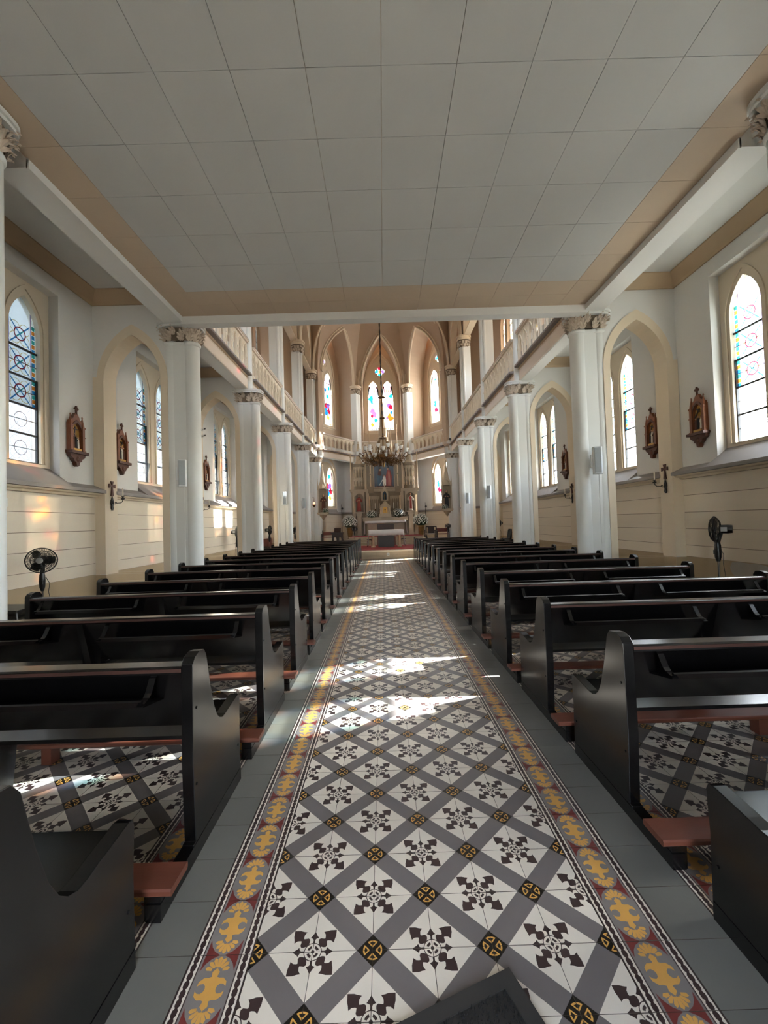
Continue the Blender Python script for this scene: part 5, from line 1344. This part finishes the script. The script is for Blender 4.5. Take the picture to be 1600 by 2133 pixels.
# ------------------------------------------------------------------ chandelier
r = thing('chandelier', 'large brass chandelier with white glass cups hanging before the high altar', 'chandelier', (.09, 17.5, 4.15))
m = MB(); z = 3.9
pts = [(0, 0, 1.0 + (14.6 - 4.15 - 1.0) * i / 60) for i in range(61)]
m.tube(pts, [.022 if i % 2 else .038 for i in range(61)], 6); m.build('chain', 'iron', r, True)
m = MB(); m.lathe([(.02, 1.0), (.05, .95), (.03, .88), (.03, .3), (.07, .25), (.04, .2), (.05, .0), (.12, -.06), (.06, -.14), (.02, -.25), (0, -.30)], 12); m.lathe([(.025, 2.7), (.035, 2.6), (.025, 1.8), (.045, 1.7), (.03, 1.0)], 10); m.build('stem', 'brass', r, True)
for z, rr in ((2.60, .16), (1.72, .12), (.86, .16)):
    m = MB(); m.lathe([(.02, z + .03), (rr * .6, z + .03), (rr, z), (rr * .9, z - .03), (.02, z - .06)], 16); m.build('disc', 'brass', r, True)
m = MB(); m.lathe([(.34, .10), (.36, .14), (.40, .12), (.38, .0), (.42, -.03), (.36, -.08), (.33, -.02)], 24); m.build('crown_ring', 'brass', r, True)
for i in range(8):
    a = 2 * pi * i / 8; m = MB(); m.tube([(.14 * cos(a), .14 * sin(a), .86), (.36 * cos(a), .36 * sin(a), .12)], .010, 5); m.build('stay', 'brass', r)
cup = MB(); cup.lathe([(.025, 0), (.045, .016), (.066, .07), (.072, .12), (.09, .155)], 10); cup.lathe([(.082, .153), (.06, .08), (.03, .03)], 10); CUP = cup.mesh('glass_cup', 'opal_glass', True)
pan = MB(); pan.lathe([(.01, -.03), (.045, -.012), (.05, 0), (.02, .006)], 10); PAN = pan.mesh('cup_holder', 'brass', True)
def chand_arm(Rr, z1, n, off, name):
    m = MB(); pts = []
    for t in range(15):
        q = t / 14; x = .36 + (Rr - .36) * q; pts.append((x, 0, -.02 - .22 * sin(pi * min(1, q * 1.15)) * (1 - .25 * q) + z1 * q ** 3))
    m.tube(pts, .014, 6)
    c = (.36 + (Rr - .36) * .55, 0, -.02); m.tube([(c[0] + (.10 - .075 * t / 14) * cos(t * .6), 0, c[2] + (.10 - .075 * t / 14) * sin(t * .6)) for t in range(15)], .010, 5)
    for t in range(5):
        q = .25 + .15 * t; x = .36 + (Rr - .36) * q; zz = pts[int(q * 14)][2]
        m.face([(x, 0, zz), (x + .05, .035, zz - .03), (x + .09, 0, zz - .07), (x + .05, -.035, zz - .03)])
        m.face([(x, 0, zz), (x - .03, .03, zz + .04), (x - .02, 0, zz + .09), (x + .01, -.03, zz + .04)])
    me = m.mesh('arm', 'brass', True)
    for i in range(n):
        a = 2 * pi * (i + off) / n; o = link('arm', me, r, (0, 0, 0), (0, 0, a))
        link('cup_holder', PAN, o, (Rr, 0, z1 - .02)); link('glass_cup', CUP, o, (Rr, 0, z1 - .01))
chand_arm(1.10, .16, 12, 0, 'outer'); chand_arm(.78, .34, 12, .5, 'inner'); chand_arm(.62, -.02, 8, .25, 'low')
m = MB()
for i in range(12):
    a = 2 * pi * i / 12; m.tube([(.40 * cos(a), .40 * sin(a), -.05), (.5 * cos(a), .5 * sin(a), -.22), (.42 * cos(a), .42 * sin(a), -.32), (.30 * cos(a), .30 * sin(a), -.26), (.2 * cos(a), .2 * sin(a), -.14)], .012, 5)
m.build('lower_scrolls', 'brass', r, True)

r = thing('switch_plate', 'small cream switch plate on the boarding at the left frame edge', 'switch', (wx(-1, 5.252), 5.62, 1.86), -pi / 2)
m = MB(); m.box(-.045, .045, 0, .010, -.06, .06); m.build('plate', 'sign_white', r)
for q in (-.018, .018): m = MB(); m.box(q - .008, q + .008, .010, .016, -.012, .012); m.build('rocker', 'grey_plastic', r)
